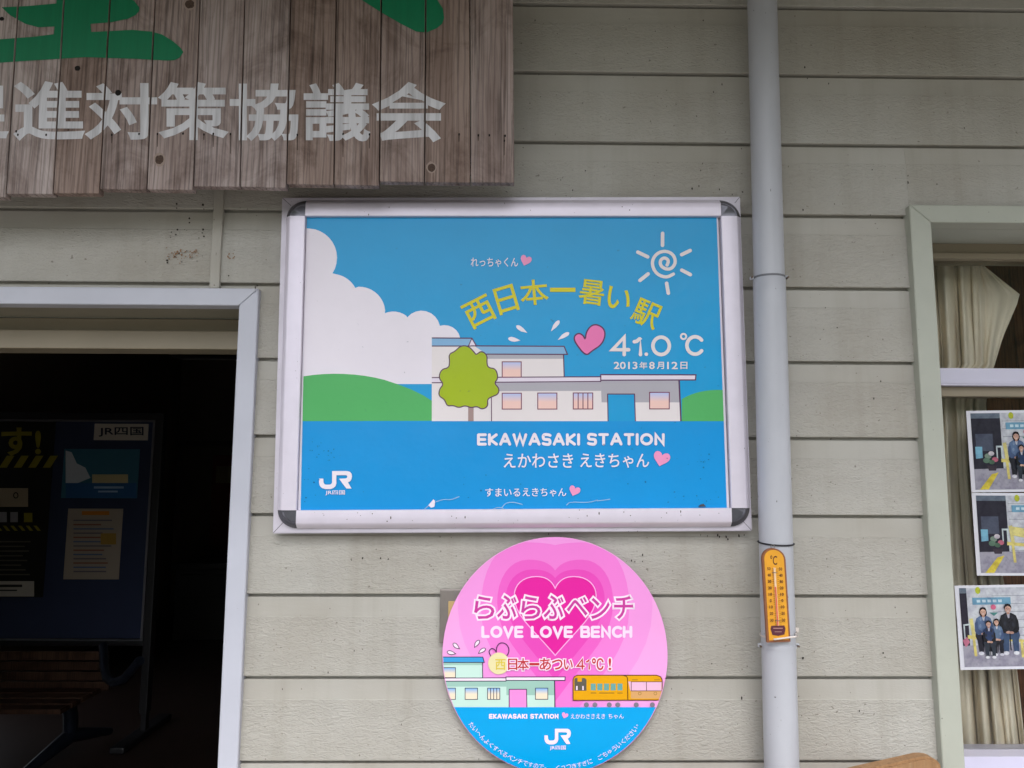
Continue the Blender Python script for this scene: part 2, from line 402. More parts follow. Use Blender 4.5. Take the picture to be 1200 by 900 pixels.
# ================================================================== STATION BUILDING
B = thing('station_building', 'small station building clad in pale beige horizontal siding boards, with dark doorway and window', 'building', (0, 0, .12))
Z0 = CAMZ+.9768; P = .15
def zk(k): return Z0-k*P
DFY = -.015
dxo = at(291.7, 600, DFY).x; dxi = at(269.3, 600, DFY).x; dzo = at(200, 337.2, DFY).z; dzi = at(200, 357.4, DFY).z; dxl = dxi-1.75
wxo = at(1076, 450, DFY).x; wxi = at(1102.5, 450, DFY).x
wzo = at(1100, 241.3, DFY).z; wzi = at(1100, 261.5, DFY).z; wzb = at(1140, 884, .10).z; wxr = wxi+1.7; wzs = wzb-.06
XJ = at(253, 300, -.008).x
XL, XR = -3.6, 3.9
def board(x0, x1, k, zt=None, zb=None):
    z = zk(k)
    pr_ = [(.010, 0), (.010, -.0058), (.0012, -.0062), (.0004, -.0066), (-.0004, -.0415), (-.0022, -.0425), (-.0042, -.1485), (-.0034, -.150), (.0095, -.150), (.020, -.150), (.020, 0)]
    Q = []
    lo = -.150 if zb is None else zb-z; hi = 0 if zt is None else zt-z
    if zb is not None or zt is not None:
        Q = clip_convex(pr_, [(-1, lo), (1, lo), (1, hi), (-1, hi)])
    else: Q = pr_
    n = len(Q); j = random.uniform(-.0004, .0004)
    vs = [(x0, a+j, z+b) for a, b in Q]+[(x1, a+j, z+b) for a, b in Q]; fs = []; mi = []
    for i in range(n):
        a, b = Q[i], Q[(i+1) % n]; fs.append((i, (i+1) % n, n+(i+1) % n, n+i))
        mi.append(1 if min(a[1], b[1]) < -.05 and a[0] < .005 and b[0] < .005 else 0)
    fs += [list(range(n))[::-1], [n+i for i in range(n)]]; mi += [0, 0]
    return fixn(mesh('siding_board', vs, fs, [mSideS, mSideE], B, mi))
g0 = .003
for k in range(-2, 17):
    zt, zb = zk(k), zk(k+1)
    e = .006
    # stretch left of the joint strip, over the door
    if zb >= dzo-.005: board(XL, XJ-g0, k); 
    elif zt > dzo:
        board(XL, dxl-.05, k); board(dxl-.05+e, XJ-g0, k, zb=dzo-.004)
    else: board(XL, dxl-.05, k)
    x0 = XJ+g0 if zb >= dzo-.005 else dxo-.01
    if zt > dzo > zb: board(XJ+g0, dxo-.01-e/2, k, zb=dzo-.004)
    if zb >= wzo-.005: board(x0, XR, k)
    elif zt > wzo: board(x0, wxo+.008, k); board(wxo+.008+.0001, wxr+.03, k, zb=wzo-.006); board(wxr+.0301, XR, k)
    elif zb >= wzs-.03: board(x0, wxo+.008, k); board(wxr+.03, XR, k)
    elif zt > wzs-.03: board(x0, wxo+.008, k); board(wxo+.0081, wxr+.03, k, zt=wzs-.035); board(wxr+.0301, XR, k)
    else: board(x0, XR, k)
# backing sheathing behind the boards, with the openings left free
bk = MB()
def bkb(x0, x1, z0, z1): bk.box((x0, .021, z0), (x1, .11, z1))
ztop = 2.84
bkb(XL, dxl, .12, ztop); bkb(dxl, dxi+.012, dzi+.0, ztop); bkb(dxi+.012, wxi-.01, .12, ztop)
bkb(wxi-.01, wxr+.01, wzi+.004, ztop); bkb(wxi-.01, wxr+.01, .12, wzs); bkb(wxr+.01, XR, .12, ztop)
bk.build('wall', mottled('sheathing', '#8c8676', .8), B)
# joint strip over the door
js = MB(); js.box((XJ-.0098, -.010, dzo+.0005), (XJ+.0098, .002, 2.664), 0, .003); js.build('joint_strip', mSideS, B)
# foundation, roof; unseen eave (soffit, fascia) added to shade the upper wall
box('foundation', (XL, .0, .12), (XR, .11, .17), mConc, B)
box('added_soffit', (-3.9, -1.02, 2.665), (4.2, -.0085, 2.70), mAddedSoffit, B)
box('added_fascia', (-3.9, -1.06, 2.64), (4.2, -1.021, 2.86), mottled('added_fascia_paint', '#8a8478', .6), B, .004)
rf = MB(); rf.prism([(-3.95, 0, 2.95), (4.25, 0, 2.95), (4.25, 0, 2.99), (-3.95, 0, 2.99)], -1.12, 7.3); 
rf = rf.build('roof', mRoof, B)
gt = MB(); gt.tube([(-3.9, -1.13, 2.80), (4.2, -1.13, 2.80)], .05, 12); gt.build('gutter', mPipe, B)
# door frame -----------------------------------------------------------
df = thing('door_frame', '', '', (0, 0, 0)); del df['label'], df['category']; df.parent = B; 
df.location = (0, 0, -.12)
def frame_part(name, pts, y0, y1, mat, par, bev=.0015):
    o = MB().prism(pts, y0, y1).build(name, mat, par)
    bm = bmesh.new(); bm.from_mesh(o.data); bmesh.ops.bevel(bm, geom=bm.edges[:], offset=bev, segments=1, affect='EDGES'); bm.to_mesh(o.data); bm.free(); return o
a = at(303, 337.2, DFY); b = at(279.5, 357.4, DFY)
dxo, dxi = (a.x+dxo)/2, (b.x+dxi)/2
frame_part('jamb', [(dxi, dzi), (dxo, dzo), (dxo, .13), (dxi, .13)], DFY, .02, mDoor, df)
frame_part('head', [(dxl-.05, dzo), (dxo-.0006, dzo), (dxi-.0006, dzi), (dxl, dzi)], DFY, .02, mDoor, df)
frame_part('jamb', [(dxl-.05, dzo-.001), (dxl, dzi-.001), (dxl, .13), (dxl-.05, .13)], DFY, .02, mDoor, df)
mBeam = mottled('beige_trim', '#8f8470', .5, 0, .1, 8)
hz1 = at(200, 390.5, .13).z; hz2 = at(200, 409.5, .105).z
box('lining', (dxl, .02, dzi+.001), (dxi+.012, .19, dzi+.03), mWin, df)
box('lining', (dxi, .0201, .13), (dxi+.02, .19, dzi), mWin, df)
box('lining', (dxl-.02, .0201, .13), (dxl, .19, dzi), mWin, df)
box('door_track', (dxl, .12, hz1+.002), (dxi, .189, dzi), mBeam, df, .002)
box('door_track', (dxl, .100, hz2), (dxi, .170, hz1), mBeam, df, .002)
# window ---------------------------------------------------------------
wf = bpy.data.objects.new('window', None); link(wf, B); wf.location = (0, 0, -.12)
a = at(1064.5, 241.3, DFY); b = at(1088, 261.5, DFY); wxo = (a.x+wxo)/2; wxi = (b.x+wxi)/2
frame_part('casing', [(wxo, wzo), (wxi, wzi), (wxi, wzs+.02), (wxo, wzs-.02)], DFY-.006, .021, mWin, wf)
frame_part('casing', [(wxo+.0006, wzo), (wxr+.045, wzo), (wxr, wzi), (wxi+.0006, wzi)], DFY-.006, .021, mWin, wf)
frame_part('casing', [(wxr, wzi), (wxr+.045, wzo-.001), (wxr+.045, wzs-.02), (wxr, wzs+.02)], DFY-.006, .021, mWin, wf)
frame_part('sill', [(wxo, wzs-.021), (wxr+.045, wzs-.021), (wxr+.045, wzs+.005), (wxo, wzs+.005)], -.05, .1, mSash, wf)
box('reveal', (wxi-.02, .0215, wzi), (wxr+.02, .20, wzi+.02), mWin, wf)
box('reveal', (wxi-.02, .0215, wzs), (wxi, .20, wzi), mWin, wf)
box('reveal', (wxr, .0215, wzs), (wxr+.02, .20, wzi), mWin, wf)
z1 = at(1140, 303.5, .115).z; z2 = at(1140, 431.5, .09).z; z3 = at(1140, 452, .09).z; z4 = at(1140, 465, .115).z
box('head_rail', (wxi, .118, z1+.012), (wxr, .17, wzi), mBeam, wf, .001)
box('head_rail', (wxi, .110, z1), (wxr, .17, z1+.0118), mBeam, wf, .001)
box('transom', (wxi, .088, z3), (wxr, .17, z2), mSash, wf, .0015)
box('transom', (wxi, .0865, z3+.004), (wxr, .09, z3+.012), mSash, wf, .0008)
box('top_rail', (wxi, .105, z4), (wxr, .15, z3-.0005), mBeam, wf, .001)
box('bottom_rail', (wxi, .088, wzs+.0052), (wxr, .16, wzb), mSash, wf, .0015)
box('stile', (wxi, .119, wzb), (wxi+.012, .15, z4), mBeam, wf)
box('pane', (wxi, .132, z2), (wxr, .136, z1), mGlass, wf)
box('pane', (wxi+.012, .128, wzb), (wxr, .132, z4), mGlass, wf)
# interior shell -------------------------------------------------------
mInt = mottled('interior_plaster', '#75685a', .8, 0, .15, 3); mIntDark = mottled('interior_ceiling', '#5a5046', .85, 0, .15, 3)
mIntWood = wood('interior_panelling', '#9a5f36', '#6d4022', '#ab7244', rough=.6)
box('partition', (.2, .1101, .12), (.28, 6.9, 2.85), mInt, B)
box('rear_wall', (XL, 6.9, .12), (XR, 7.0, 2.85), mInt, B)
box('side_wall', (XL, .1101, .12), (XL+.1, 2.95, 2.85), mInt, B); box('side_wall', (XL, 2.9501, 2.35), (XL+.1, 3.82, 2.85), mInt, B); box('side_wall', (XL, 3.8201, .12), (XL+.1, 6.9, 2.85), mInt, B)  # opening between the pieces is added, out of view, to let daylight in
box('side_wall', (XR-.1, .1101, .12), (XR, 6.9, 2.85), mInt, B)
box('ceiling', (XL, .1101, 2.861), (XR, 7.0, 2.93), mIntDark, B)
box('dado', (XL+.1, 6.86, 1.9), (.2, 6.899, 1.96), mIntDark, B)
struct(box('floor', (XL, .0, .06), (XR, 6.9, .124), mottled('dark_tile_floor', '#33251f', .45, 0, .2, 4)))
for i in range(14):
    x = .9+i*.145
    box('wall_panel', (x, 1.30, .15), (x+.142, 1.33, 2.84), mIntWood, B, .002)
# dirt specks on the boards -------------------------------------------
sp = MB(); rs = random.Random(3)
def speck(px, py, r=.8, el_=1.0):
    p = at(px, py, -.0058); r = r/620; n = 6
    ring = [(p.x+r*math.cos(t+.3)*rs.uniform(.7, 1.2), -.0061, p.z+el_*r*math.sin(t+.3)*rs.uniform(.7, 1.2)) for t in [2*math.pi*i/n for i in range(n)]]
    sp.add(ring+[(p.x, -.0068, p.z)], [(i, (i+1) % n, n) for i in range(n)])
for x, y, r in [(207,239,1.5),(207,244,1),(238,240,1.6),(239,245,.9),(222,256,1.2),(222,261,1.1),(208,269,1.3),(201,272,.9),(206,275,1.1),(200,278,.8),(238,269,1.5),(237,273,1),(239,277,1.2),(233,279,.7),
    (205,301,1.3),(196,305,1.4),(196,308,1.2),(213,307,.8),(225,302,.6),(231,306,.7),(198,301,.9),(210,297,.9),(219,294,.8),(268,323,1),(219,270,.5),(216,269,.5)]: speck(x, y, r)
for x, y in [(627,24),(621,121),(686,200),(671,223),(824,24),(846,99),(836,108),(843,222),(819,218),(943,79),(946,92),(971,98),(1130,150),(1166,76),(1064,206),(1064,214),(1098,216),(1022,199),
    (869,818),(1007,833),(936,816),(948,842),(1035,765),(1037,770),(941,771),(941,246),(1020,252),(740,657),(744,658),(753,650),(753,658),(446,654),(455,655),(425,654),(1032,447),(981,384),(1024,467),(821,627),(829,628),(841,627),(851,629),(853,632),(866,628),(872,627),(843,629),(560,8),(870,225),(657,211),(811,221),(858,228)]:
    speck(x, y, rs.uniform(.6, 1.1), rs.uniform(1, 2.4))
for _ in range(170):
    x = rs.uniform(300, 1060); y = rs.uniform(0, 900)
    speck(x, y, rs.uniform(.25, .6), rs.uniform(.8, 2.5))
s_ = sp.build('dirt_specks', MT('fly_dirt', '#2a241d', .8).m, B, fix=False); s_['kind'] = 'stuff'
ru = MB(); sp2, sp = sp, ru
for _ in range(34): speck(rs.gauss(206, 6), rs.gauss(299, 3), rs.uniform(.5, 1.2))
for _ in range(30): speck(rs.gauss(225, 5), rs.gauss(297, 3), rs.uniform(.4, 1.0))
for _ in range(14): t = rs.uniform(0, 6.28); speck(271+4*math.cos(t), 300+3*math.sin(t), rs.uniform(.5, 1.1))
s_ = ru.build('rust_stains', MT('rust_dirt', '#8d6a4c', .9).m, B, fix=False); s_['kind'] = 'stuff'; sp = sp2
# ================================================================== WOODEN BOARD SIGN
WY = -.12
ws = thing('wooden_sign', 'weathered vertical-plank wooden sign over the doorway, with pale lettering and big green strokes', 'sign', (at(300, 215, WY).x, WY, at(300, 215, WY).z))
topx = [-137, -84, -31, 21.7, 75.3, 129.3, 181.7, 234.3, 286.7, 340.5, 394, 446.8, 499, 550.5, 601.7]
botx = [-155, -101, -47, 7.2, 62.3, 116.6, 172, 226.3, 281, 335.6, 391, 444.3, 497.5, 551.5, 603.5]
boty = [(233, 233), (232, 232), (230.5, 231), (227, 227.3), (226.3, 226.6), (221.3, 222.2), (221.8, 222.6), (218, 218.6), (218.6, 220), (215.5, 216.4), (216.3, 217.4), (212.4, 213.2), (213.2, 213.8), (213.4, 214)]
ZT = 2.655
def edge(i, z):      # x of seam i at height z on the sign's face
    a_, b_ = at(topx[i], 0, WY), at(botx[i], 220, WY); t = (z-a_.z)/(b_.z-a_.z); return a_.x+(b_.x-a_.x)*t
GAPW = .0011
for i in range(14):
    zl = at(botx[i], boty[i][0], WY).z; zr = at(botx[i+1], boty[i][1], WY).z
    q = [(edge(i, ZT)+GAPW, ZT), (edge(i+1, ZT)-GAPW, ZT), (edge(i+1, zr)-GAPW, zr), (edge(i, zl)+GAPW, zl)]
    if i == 0: q = [(q[1][0]-.09, ZT), q[1], q[2], (q[2][0]-.092, zl)]
    o = MB().prism(q, WY+.0002*(i % 2), WY+.019).build('plank', mWood, ws)
    bm = bmesh.new(); bm.from_mesh(o.data); bmesh.ops.bevel(bm, geom=bm.edges[:], offset=.0009, segments=1, affect='EDGES'); bm.to_mesh(o.data); bm.free()
for zz in (1, 2):
    z = at(300, 158 if zz == 1 else -40, WY).z
    box('batten', (edge(1, z)+.03, WY+.0195, z-.03), (edge(14, z)-.03, -.0062, z+.03), mWood, ws)
mKnot = MT('knot', '#5a473d', .9)
_v = mKnot.coord(); mKnot.mul(mKnot.ramp(mKnot.noise(_v, 300, 2), [(.3, g(.5)), (.7, W1)])); mKnot = mKnot.m
mHole = MT('nail_hole', '#120d0b', .9).m
mRing = MT('knot_ring', '#9c8b82', .9).m
def disc(name, px, py, rx, ry, mat, par, Y, n=14, jit=.12):
    p = at(px, py, Y); k = 1/640
    V = [(p.x+rx*k*math.cos(t)*random.uniform(1-jit, 1+jit), Y, p.z+ry*k*math.sin(t)*random.uniform(1-jit, 1+jit)) for t in [2*math.pi*i/n for i in range(n)]]
    mb = MB().add([(a, Y, b_) for a, _, b_ in V]+[(a, Y-.0002, b_) for a, _, b_ in V], [list(range(n, 2*n))]+[(i, (i+1) % n, n+(i+1) % n, n+i) for i in range(n)])
    return mb.build(name, mat, par)
for px, py, rx, ry in [(45.5, 23, 4.6, 5), (91, 80, 3.4, 3.4), (138.5, 109, 3.6, 3.8), (2, 22, 3, 2.5)]: disc('knot', px, py, rx, ry, mHole, ws, WY-.0006)
for px, py, rx, ry in [(187, 187, 7, 8), (505.5, 196.5, 6, 7.5), (222, 5, 8, 8)]:
    disc('knot', px, py, rx, ry, mRing, ws, WY-.0001); disc('knot', px, py, rx*.72, ry*.7, mKnot, ws, WY-.0004)
for px, py in [(131, 158), (163, 157), (184.5, 157), (214.5, 156.5), (239, 157.5), (250, 157), (270, 157), (348.5, 158), (402, 157), (433, 157.5), (538, 157.5), (560.5, 158.5), (573.5, 158.5), (592, 159), (591, 165), (19, 154), (21, 158), (54, 158)]:
    disc('nail', px, py, 1.1, 1.7, mHole, ws, WY-.0007, 8)
mStreak = MT('rust_streak', '#5a463c', .95); mStreak.b.inputs['Alpha'].default_value = .55; mStreak = mStreak.m
st = Art(WY-.0003, .00001)
for px, L_ in [(131, 10), (184.5, 14), (239, 6), (250, 14), (270, 22), (348.5, 18), (402, 26), (433, 16), (538, 8), (560.5, 7), (591, 24)]:
    st.poly([(px-1, 158), (px+1, 158), (px+.4, 158+L_), (px-.6, 158+L_)], mStreak); st.out('rust_streak', ws)
def cut_at_seams(o):
    bm = bmesh.new(); bm.from_mesh(o.data); off = wloc(ws)
    for i in range(1, 14):
        pa, pb = Vector((edge(i, 2.7), 0, 2.7))-off, Vector((edge(i, 1.9), 0, 1.9))-off; d = (pb-pa).normalized(); nrm = Vector((d.z, 0, -d.x))
        if nrm.x < 0: nrm = -nrm
        for sgn in (-1, 1):
            pc = pa+nrm*sgn*(GAPW+.0006)
            bmesh.ops.bisect_plane(bm, geom=bm.verts[:]+bm.edges[:]+bm.faces[:], plane_co=pc, plane_no=nrm, dist=1e-6)
        kill = [f for f in bm.faces if abs((f.calc_center_median()-pa).dot(nrm)) < GAPW+.0005]
        bmesh.ops.delete(bm, geom=kill, context='FACES')
    bm.to_mesh(o.data); bm.free(); return o
A = Art(WY-.0003, .00004)
for ch, x0, x1, y0, y1 in [('促', -66, 9, 98, 163), ('進', 17, 98, 96, 163.5), ('対', 101, 183.5, 98, 163), ('策', 187, 266, 97, 163.5), ('協', 270, 349, 98.5, 164), ('議', 356.5, 433, 98, 165), ('会', 438, 520, 97, 165.5)]:
    A.text(ch, x0+1, y0+1, x1-1, y1-1, mPaintW, .024, 3)
    cut_at_seams(A.out('lettering', ws))
A.poly([(66,-30),(66,4),(33,7),(2,8.5),(12,18),(30,28),(45,32),(64,31),(63,40),(40,43),(0,46),(-40,50),(-60,60),(-40,76),(0,73.5),(20,72),(60,69.5),(100,67),(160,69),(195,71),(204,70.6),(210,68),(215,61),(211,55.5),(203,48.5),(190,40.5),(178,37),(155,35),(107,37.5),(106,28),(130,26),(150,22),(159,17.5),(163,13),(163.5,9),(158,2),(148,-6),(130,-12),(108,-15),(108,-30)], mPaintG)
cut_at_seams(A.out('green_lettering', ws))
A.poly([(415,-10),(424,0),(446,14),(470,28),(488,37),(500,38),(512,33),(518,28),(520.5,21),(519,10),(510,-4),(500,-14),(470,-20)], mPaintG)
cut_at_seams(A.out('green_lettering', ws))
# ================================================================== ALUMINIUM POSTER FRAME
FY, TY, PY = -.045, -.030, -.036
fs_ = thing('framed_sign', 'large aluminium framed poster sign with bright blue print on the wall between door and drainpipe', 'sign', (at(600, 624, 0).x, 0, at(600, 624, TY).z))
t4 = [at(330.5, 231.5, TY), at(867.3, 230.5, TY), at(881.5, 622.3, TY), at(319.5, 625.3, TY)]
o = MB().prism([(p.x, p.z) for p in t4], TY, -.0062).build('tray', mAluEdge, fs_)
bm = bmesh.new(); bm.from_mesh(o.data); bmesh.ops.bevel(bm, geom=bm.edges[:], offset=.0015, segments=2, affect='EDGES'); bm.to_mesh(o.data); bm.free()
for a_, b_ in (((331.5, 232.5), (341, 241)), ((866.3, 231.5), (861, 238)), ((880.5, 621.3), (869, 609)), ((320.5, 624.3), (332, 612))):
    p, q_ = at(*a_, TY), at(*b_, TY); MB().tube([(p.x, TY-.0001, p.z), (q_.x, TY-.0001, q_.z)], .0004, 6).build('mitre_joint', mGap, fs_)
I4 = [at(357.6, 253, FY), at(845, 253, FY), at(857.3, 595.3, FY), at(347.2, 598, FY)]      # inner corners tl tr br bl
O4 = [at(340.5, 238.3, FY), at(863.2, 238, FY), at(875.2, 611.4, FY), at(329, 613.4, FY)]
BV = .010
def rail(i0, i1, name):
    up = {0: Vector((0, 0, 1)), 1: Vector((1, 0, 0)), 2: Vector((0, 0, -1)), 3: Vector((-1, 0, 0))}[i0]
    wdt = abs((O4[i0]-I4[i0]).dot(up)), abs((O4[i1]-I4[i1]).dot(up))
    rows = []
    for p, w_ in ((I4[i0], wdt[0]), (I4[i1], wdt[1])):
        def q(d_, y_): v = p+up*d_; return Vector((v.x, y_, v.z))
        rows.append([q(0, TY-.002), q(0, FY+.001), q(.001, FY), q(w_*.5, FY-.0006), q(w_-.0006, FY), q(w_+.0006, FY+.0004), q(w_+BV*.55, FY+.005), q(w_+BV, TY-.004), q(w_+BV, TY+.0005)])
    n = len(rows[0]); vs = rows[0]+rows[1]; fsx = [(j, j+1, n+j+1, n+j) for j in range(n-1)]+[(n-1, 0, n, 2*n-1), list(range(n))[::-1], list(range(n, 2*n))]
    return smooth_by_angle(fixn(mesh(name, vs, fsx, mAlu, fs_)), 25)
for i in range(4): rail(i, (i+1) % 4, 'rail')
for i in range(4):
    d1 = {0: Vector((0, 0, 1)), 1: Vector((0, 0, 1)), 2: Vector((0, 0, -1)), 3: Vector((0, 0, -1))}[i]; d2 = {0: Vector((-1, 0, 0)), 1: Vector((1, 0, 0)), 2: Vector((1, 0, 0)), 3: Vector((-1, 0, 0))}[i]
    a1, a2 = abs((O4[i]-I4[i]).dot(d1)), abs((O4[i]-I4[i]).dot(d2)); N_ = 12; vs = []; rings = [(0, 0, FY+.0025), (.9, -.001, FY+.0018), (.95, -.0005, FY+.0004), (1, .0005, FY+.0006), (1, BV*.55, FY+.0055), (1, BV*.95, TY-.004), (1, BV*.95, TY+.0005)]
    for sc, ad, yy in rings:
        for j in range(N_+1):
            t = math.pi/2*j/N_; v = I4[i]+d1*((a1*sc+ad)*math.cos(t))+d2*((a2*sc+ad)*math.sin(t)); vs.append(Vector((v.x, yy, v.z)))
    fsx = [(r*(N_+1)+j, r*(N_+1)+j+1, (r+1)*(N_+1)+j+1, (r+1)*(N_+1)+j) for r in range(len(rings)-1) for j in range(N_)]
    smooth_by_angle(fixn(mesh('corner_cap', vs, fsx, mCorner, fs_)), 35)
q = [(I4[0]+Vector((.0008, 0, 0))), I4[1]+Vector((-.0035, 0, 0)), I4[2]+Vector((-.0015, 0, 0)), I4[3]+Vector((.0008, 0, 0))]
fd = MB(); rf_ = random.Random(21)
for _ in range(70):
    if rf_.random() < .6: px, py = rf_.uniform(360, 856), (rf_.gauss(605, 5) if rf_.random() < .75 else rf_.gauss(246, 4))
    else: px, py = rf_.choice([336, 866, 869])+rf_.gauss(8, 4)*rf_.choice([-1, 1]), rf_.uniform(260, 590)
    if not (339 < px < 862 and (239 < py < 252 or 599 < py < 611)) : continue
    p = at(px, py, FY-.0012); r_ = rf_.uniform(.3, .8)/620; e_ = rf_.choice([1, 1, 2.6])
    fd.add([(p.x+r_*math.cos(t), FY-.0009, p.z+e_*r_*math.sin(t)) for t in [k*math.pi/3 for k in range(6)]]+[(p.x, FY-.0013, p.z)], [(k, (k+1) % 6, 6) for k in range(6)])
fd.build('frame_grime', MT('grime', '#4a4038', .9).m, fs_, fix=False)['kind'] = 'stuff'
poster = MB().prism([(p.x, p.z) for p in q], PY, TY-.0002).build('poster', pr('#e2dce8', .35), fs_)
WHT, LIL = pr('#f0e9f4', .3), pr('#e9dfee', .3); PUR = pr('#5b2f57', .35); SKY_ = pr('#149fdb', .3); SEA = pr('#0d96de', .3); PNK = pr('#f07ab8', .32)
GRN = pr('#55b567', .35); BLU = pr('#86b6de', .35); SHD = pr('#b3b0ba', .35); CREAM = pr('#ece4e6', .35); YEL = pr('#d9cf20', .35, False); GW = grad_print('window_print', '#b9c4ec', '#f0c8bf')
A = Art(PY, .000016)
TL, TR, BR, BL_ = (359.6, 250), (839.6, 250), (852, 600), (352.2, 600)
def PX(u, v):  # bilinear position on the printed area
    return (TL[0]*(1-u)*(1-v)+TR[0]*u*(1-v)+BL_[0]*(1-u)*v+BR[0]*u*v, TL[1]*(1-v)+BL_[1]*v)
def xl(y): return TL[0]+(BL_[0]-TL[0])*(y-250)/350
def xr(y): return TR[0]+(BR[0]-TR[0])*(y-250)/350
A.poly([TL, TR, (xr(495), 495), (xl(495), 495)], SKY_)
A.poly([(xl(493.6), 493.6), (xr(493.6), 493.6), BR, BL_], SEA); A.out('background_print', poster)
cl = []
cl += [(xl(450), 450), (xl(268), 267.5)]+ell(360, 302, 35, 34.5, 10, -75, 32)+ell(389, 352, 31, 31, 8, -80, -28)+ell(421, 366.5, 30.5, 30.5, 9, -92, -5)+ell(461, 394, 27, 29, 6, -112, -56)+ell(494, 386.5, 22, 22.5, 8, -140, -12)+ell(521, 399, 18.5, 18, 6, -108, -10)+[(540, 402), (540, 450)]
A.poly(cl, WHT); A.out('cloud_print', poster)
A.poly([(xl(440), 441)]+bez((xl(440), 441), (385, 436), (420, 437), (450, 445), 8)[1:]+bez((450, 445), (485, 456), (510, 466), (530, 493), 6)[1:]+[(xl(493.6), 493.6)], GRN); A.out('hill_print', poster)
A.poly([(799, 493.6), (799, 467.5)]+bez((799, 467.5), (812, 460), (828, 456), (xr(457), 457), 8)+[(xr(493.6), 493.6)], GRN); A.out('hill_print', poster)
# printed station building
A.poly([(506, 396), (553, 396.3), (549, 405.5), (506, 405.5)], BLU)
A.poly([(553, 396.3), (558, 405.8), (549, 405.8)], LIL)
A.poly([(506, 405.5), (576, 405.5), (576, 493.5), (506, 493.5)], CREAM)
A.poly([(556, 405.5), (661, 405.8), (665, 415.3), (570, 415)], BLU)
A.poly([(570, 415), (660, 415.5), (661, 443), (570, 442)], CREAM)
A.poly([(570, 415), (660, 415.5), (660.2, 420.5), (571, 420.5)], SHD)
A.poly([(576, 447), (704, 445), (795, 445), (797.5, 493.5), (576, 493.5)], CREAM)
A.poly([(576, 448.5), (704, 446.5), (704.4, 458), (577, 458.5)], SHD)
A.poly([(704, 445.5), (795, 445.5), (796.4, 471.5), (705, 471.5)], SHD)
A.poly([(506, 442.5), (704, 441.5), (704, 447), (506, 448.5)], LIL); A.poly([(704, 439), (815.5, 439.3), (815, 445.2), (704, 445.6)], LIL)
A.poly([(712, 461.5), (744, 461.5), (744.8, 493.5), (712.6, 493.5)], SKY_)
for P_, wd, cl_ in [([(506, 396), (553, 396.3), (558.5, 405.8)], 1.3, 0), ([(553, 396.3), (549, 405.5)], 1.1, 0), ([(552, 405.3), (661, 405.8), (665, 415.3), (570, 415)], 1.3, 0), ([(660.4, 415.5), (661.2, 442)], 1.3, 0),
    ([(506, 442.5), (704, 441.5), (704, 447), (506, 448.5)], 1.2, 0), ([(704, 439), (815.5, 439.3), (815, 445.2), (704, 445.6)], 1.4, 1), ([(795.8, 446), (798, 493.5)], 1.7, 0), ([(575.8, 449), (576, 493.5)], 1, 0),
    ([(712.6, 493.5), (712, 461.8), (743.6, 461.8), (744.6, 493.5)], 1.2, 0), ([(506, 405.5), (552, 405.5)], 1.2, 0)]: A.stroke(P_, wd, PUR, bool(cl_), False)
A.out('building_print', poster)
MAR = pr('#7b2b50', .35)
def pwin(par, art, x0, y0, x1, y1, gm, om, bars=0, wd=1.1):
    art.rect(x0, y0, x1, y1, gm); o_ = art.out('window_print', par)
    art.stroke([(x0, y0), (x1, y0), (x1, y1), (x0, y1)], wd, om, True)
    for i in range(1, bars+1): x = x0+(x1-x0)*i/(bars+1); art.stroke([(x, y0), (x, y1)], wd, om, False, False)
    art.out('window_print', par)
for a_ in [(588.5, 424, 610.8, 442, 0), (588.5, 460.8, 611, 479.4, 0), (630.2, 460.6, 652.6, 479.4, 0), (671.8, 460.5, 694.6, 479.3, 3), (761.3, 459.8, 784.3, 479.2, 0)]: pwin(poster, A, *a_[:4], GW, MAR, a_[4])
OLV = pr('#a6bd0f', .35)
A.rect(548.6, 472, 555, 493.5, pr('#a98f8c', .35))
tp = chaikin([(533,412),(540,405),(549,405.5),(556,413),(558,416),(564,411),(571,416),(570.5,425),(572,431),(581,432),(584,443),(579,449),(585,455),(584,462),(576,465),(571,468),(572,476),(565,480),(559,476),(552,478),(545,475),(538,478),(531,475),(524,476),(521,468),(514,464),(515,456),(520,450),(514,443),(517,433),(526,431),(527,424),(526,415)], True, 2)
A.poly(tp, OLV); A.stroke(tp, 1.3, PUR, True); A.out('tree_print', poster)
hp = chaikin([(686.4,417.5),(673.5,401),(672.6,394),(678,390),(683.5,393),(685.8,398.5),(687,389),(692.5,381.5),(699.5,380),(707.5,384.5),(709.6,393),(705,404),(694,411)], True, 2)
A.poly(hp, PNK); A.stroke(hp, 1.6, PUR, True); A.out('heart_print', poster)
def drop(art, x0, y0, x1, y1, r, m_, om=None):
    dx, dy = x1-x0, y1-y0; L_ = math.hypot(dx, dy); ux, uy = dx/L_, dy/L_; nx, ny = -uy, ux
    p = [(x1, y1), (x0+ux*L_*.45+nx*r, y0+uy*L_*.45+ny*r), (x0+nx*r, y0+ny*r), (x0-ux*r*1.2, y0-uy*r*1.2), (x0-nx*r, y0-ny*r), (x0+ux*L_*.45-nx*r*.8, y0+uy*L_*.45-ny*r*.8)]
    p = [p[0]]+chaikin(p[1:], False, 2); art.poly(p, m_)
    if om: art.stroke(p, .8, om, True)
for d in [(607, 383, 618, 390, 2.6), (598, 397, 610, 399, 2.7), (654, 377.5, 645.5, 388.5, 2.5), (665, 391, 653.5, 398.5, 2.5)]: drop(A, *d, WHT); A.out('drop_print', poster)
for P_ in [[(776.5, 273.5), (776.4, 287.5)], [(747.5, 295.5), (759, 301)], [(808.8, 293.6), (798.8, 298.4)], [(750, 328.6), (759.5, 321)], [(799, 316.6), (809, 321.8)], [(781.2, 332), (783.2, 343.5)]]: A.stroke(P_, 4.2, CREAM)
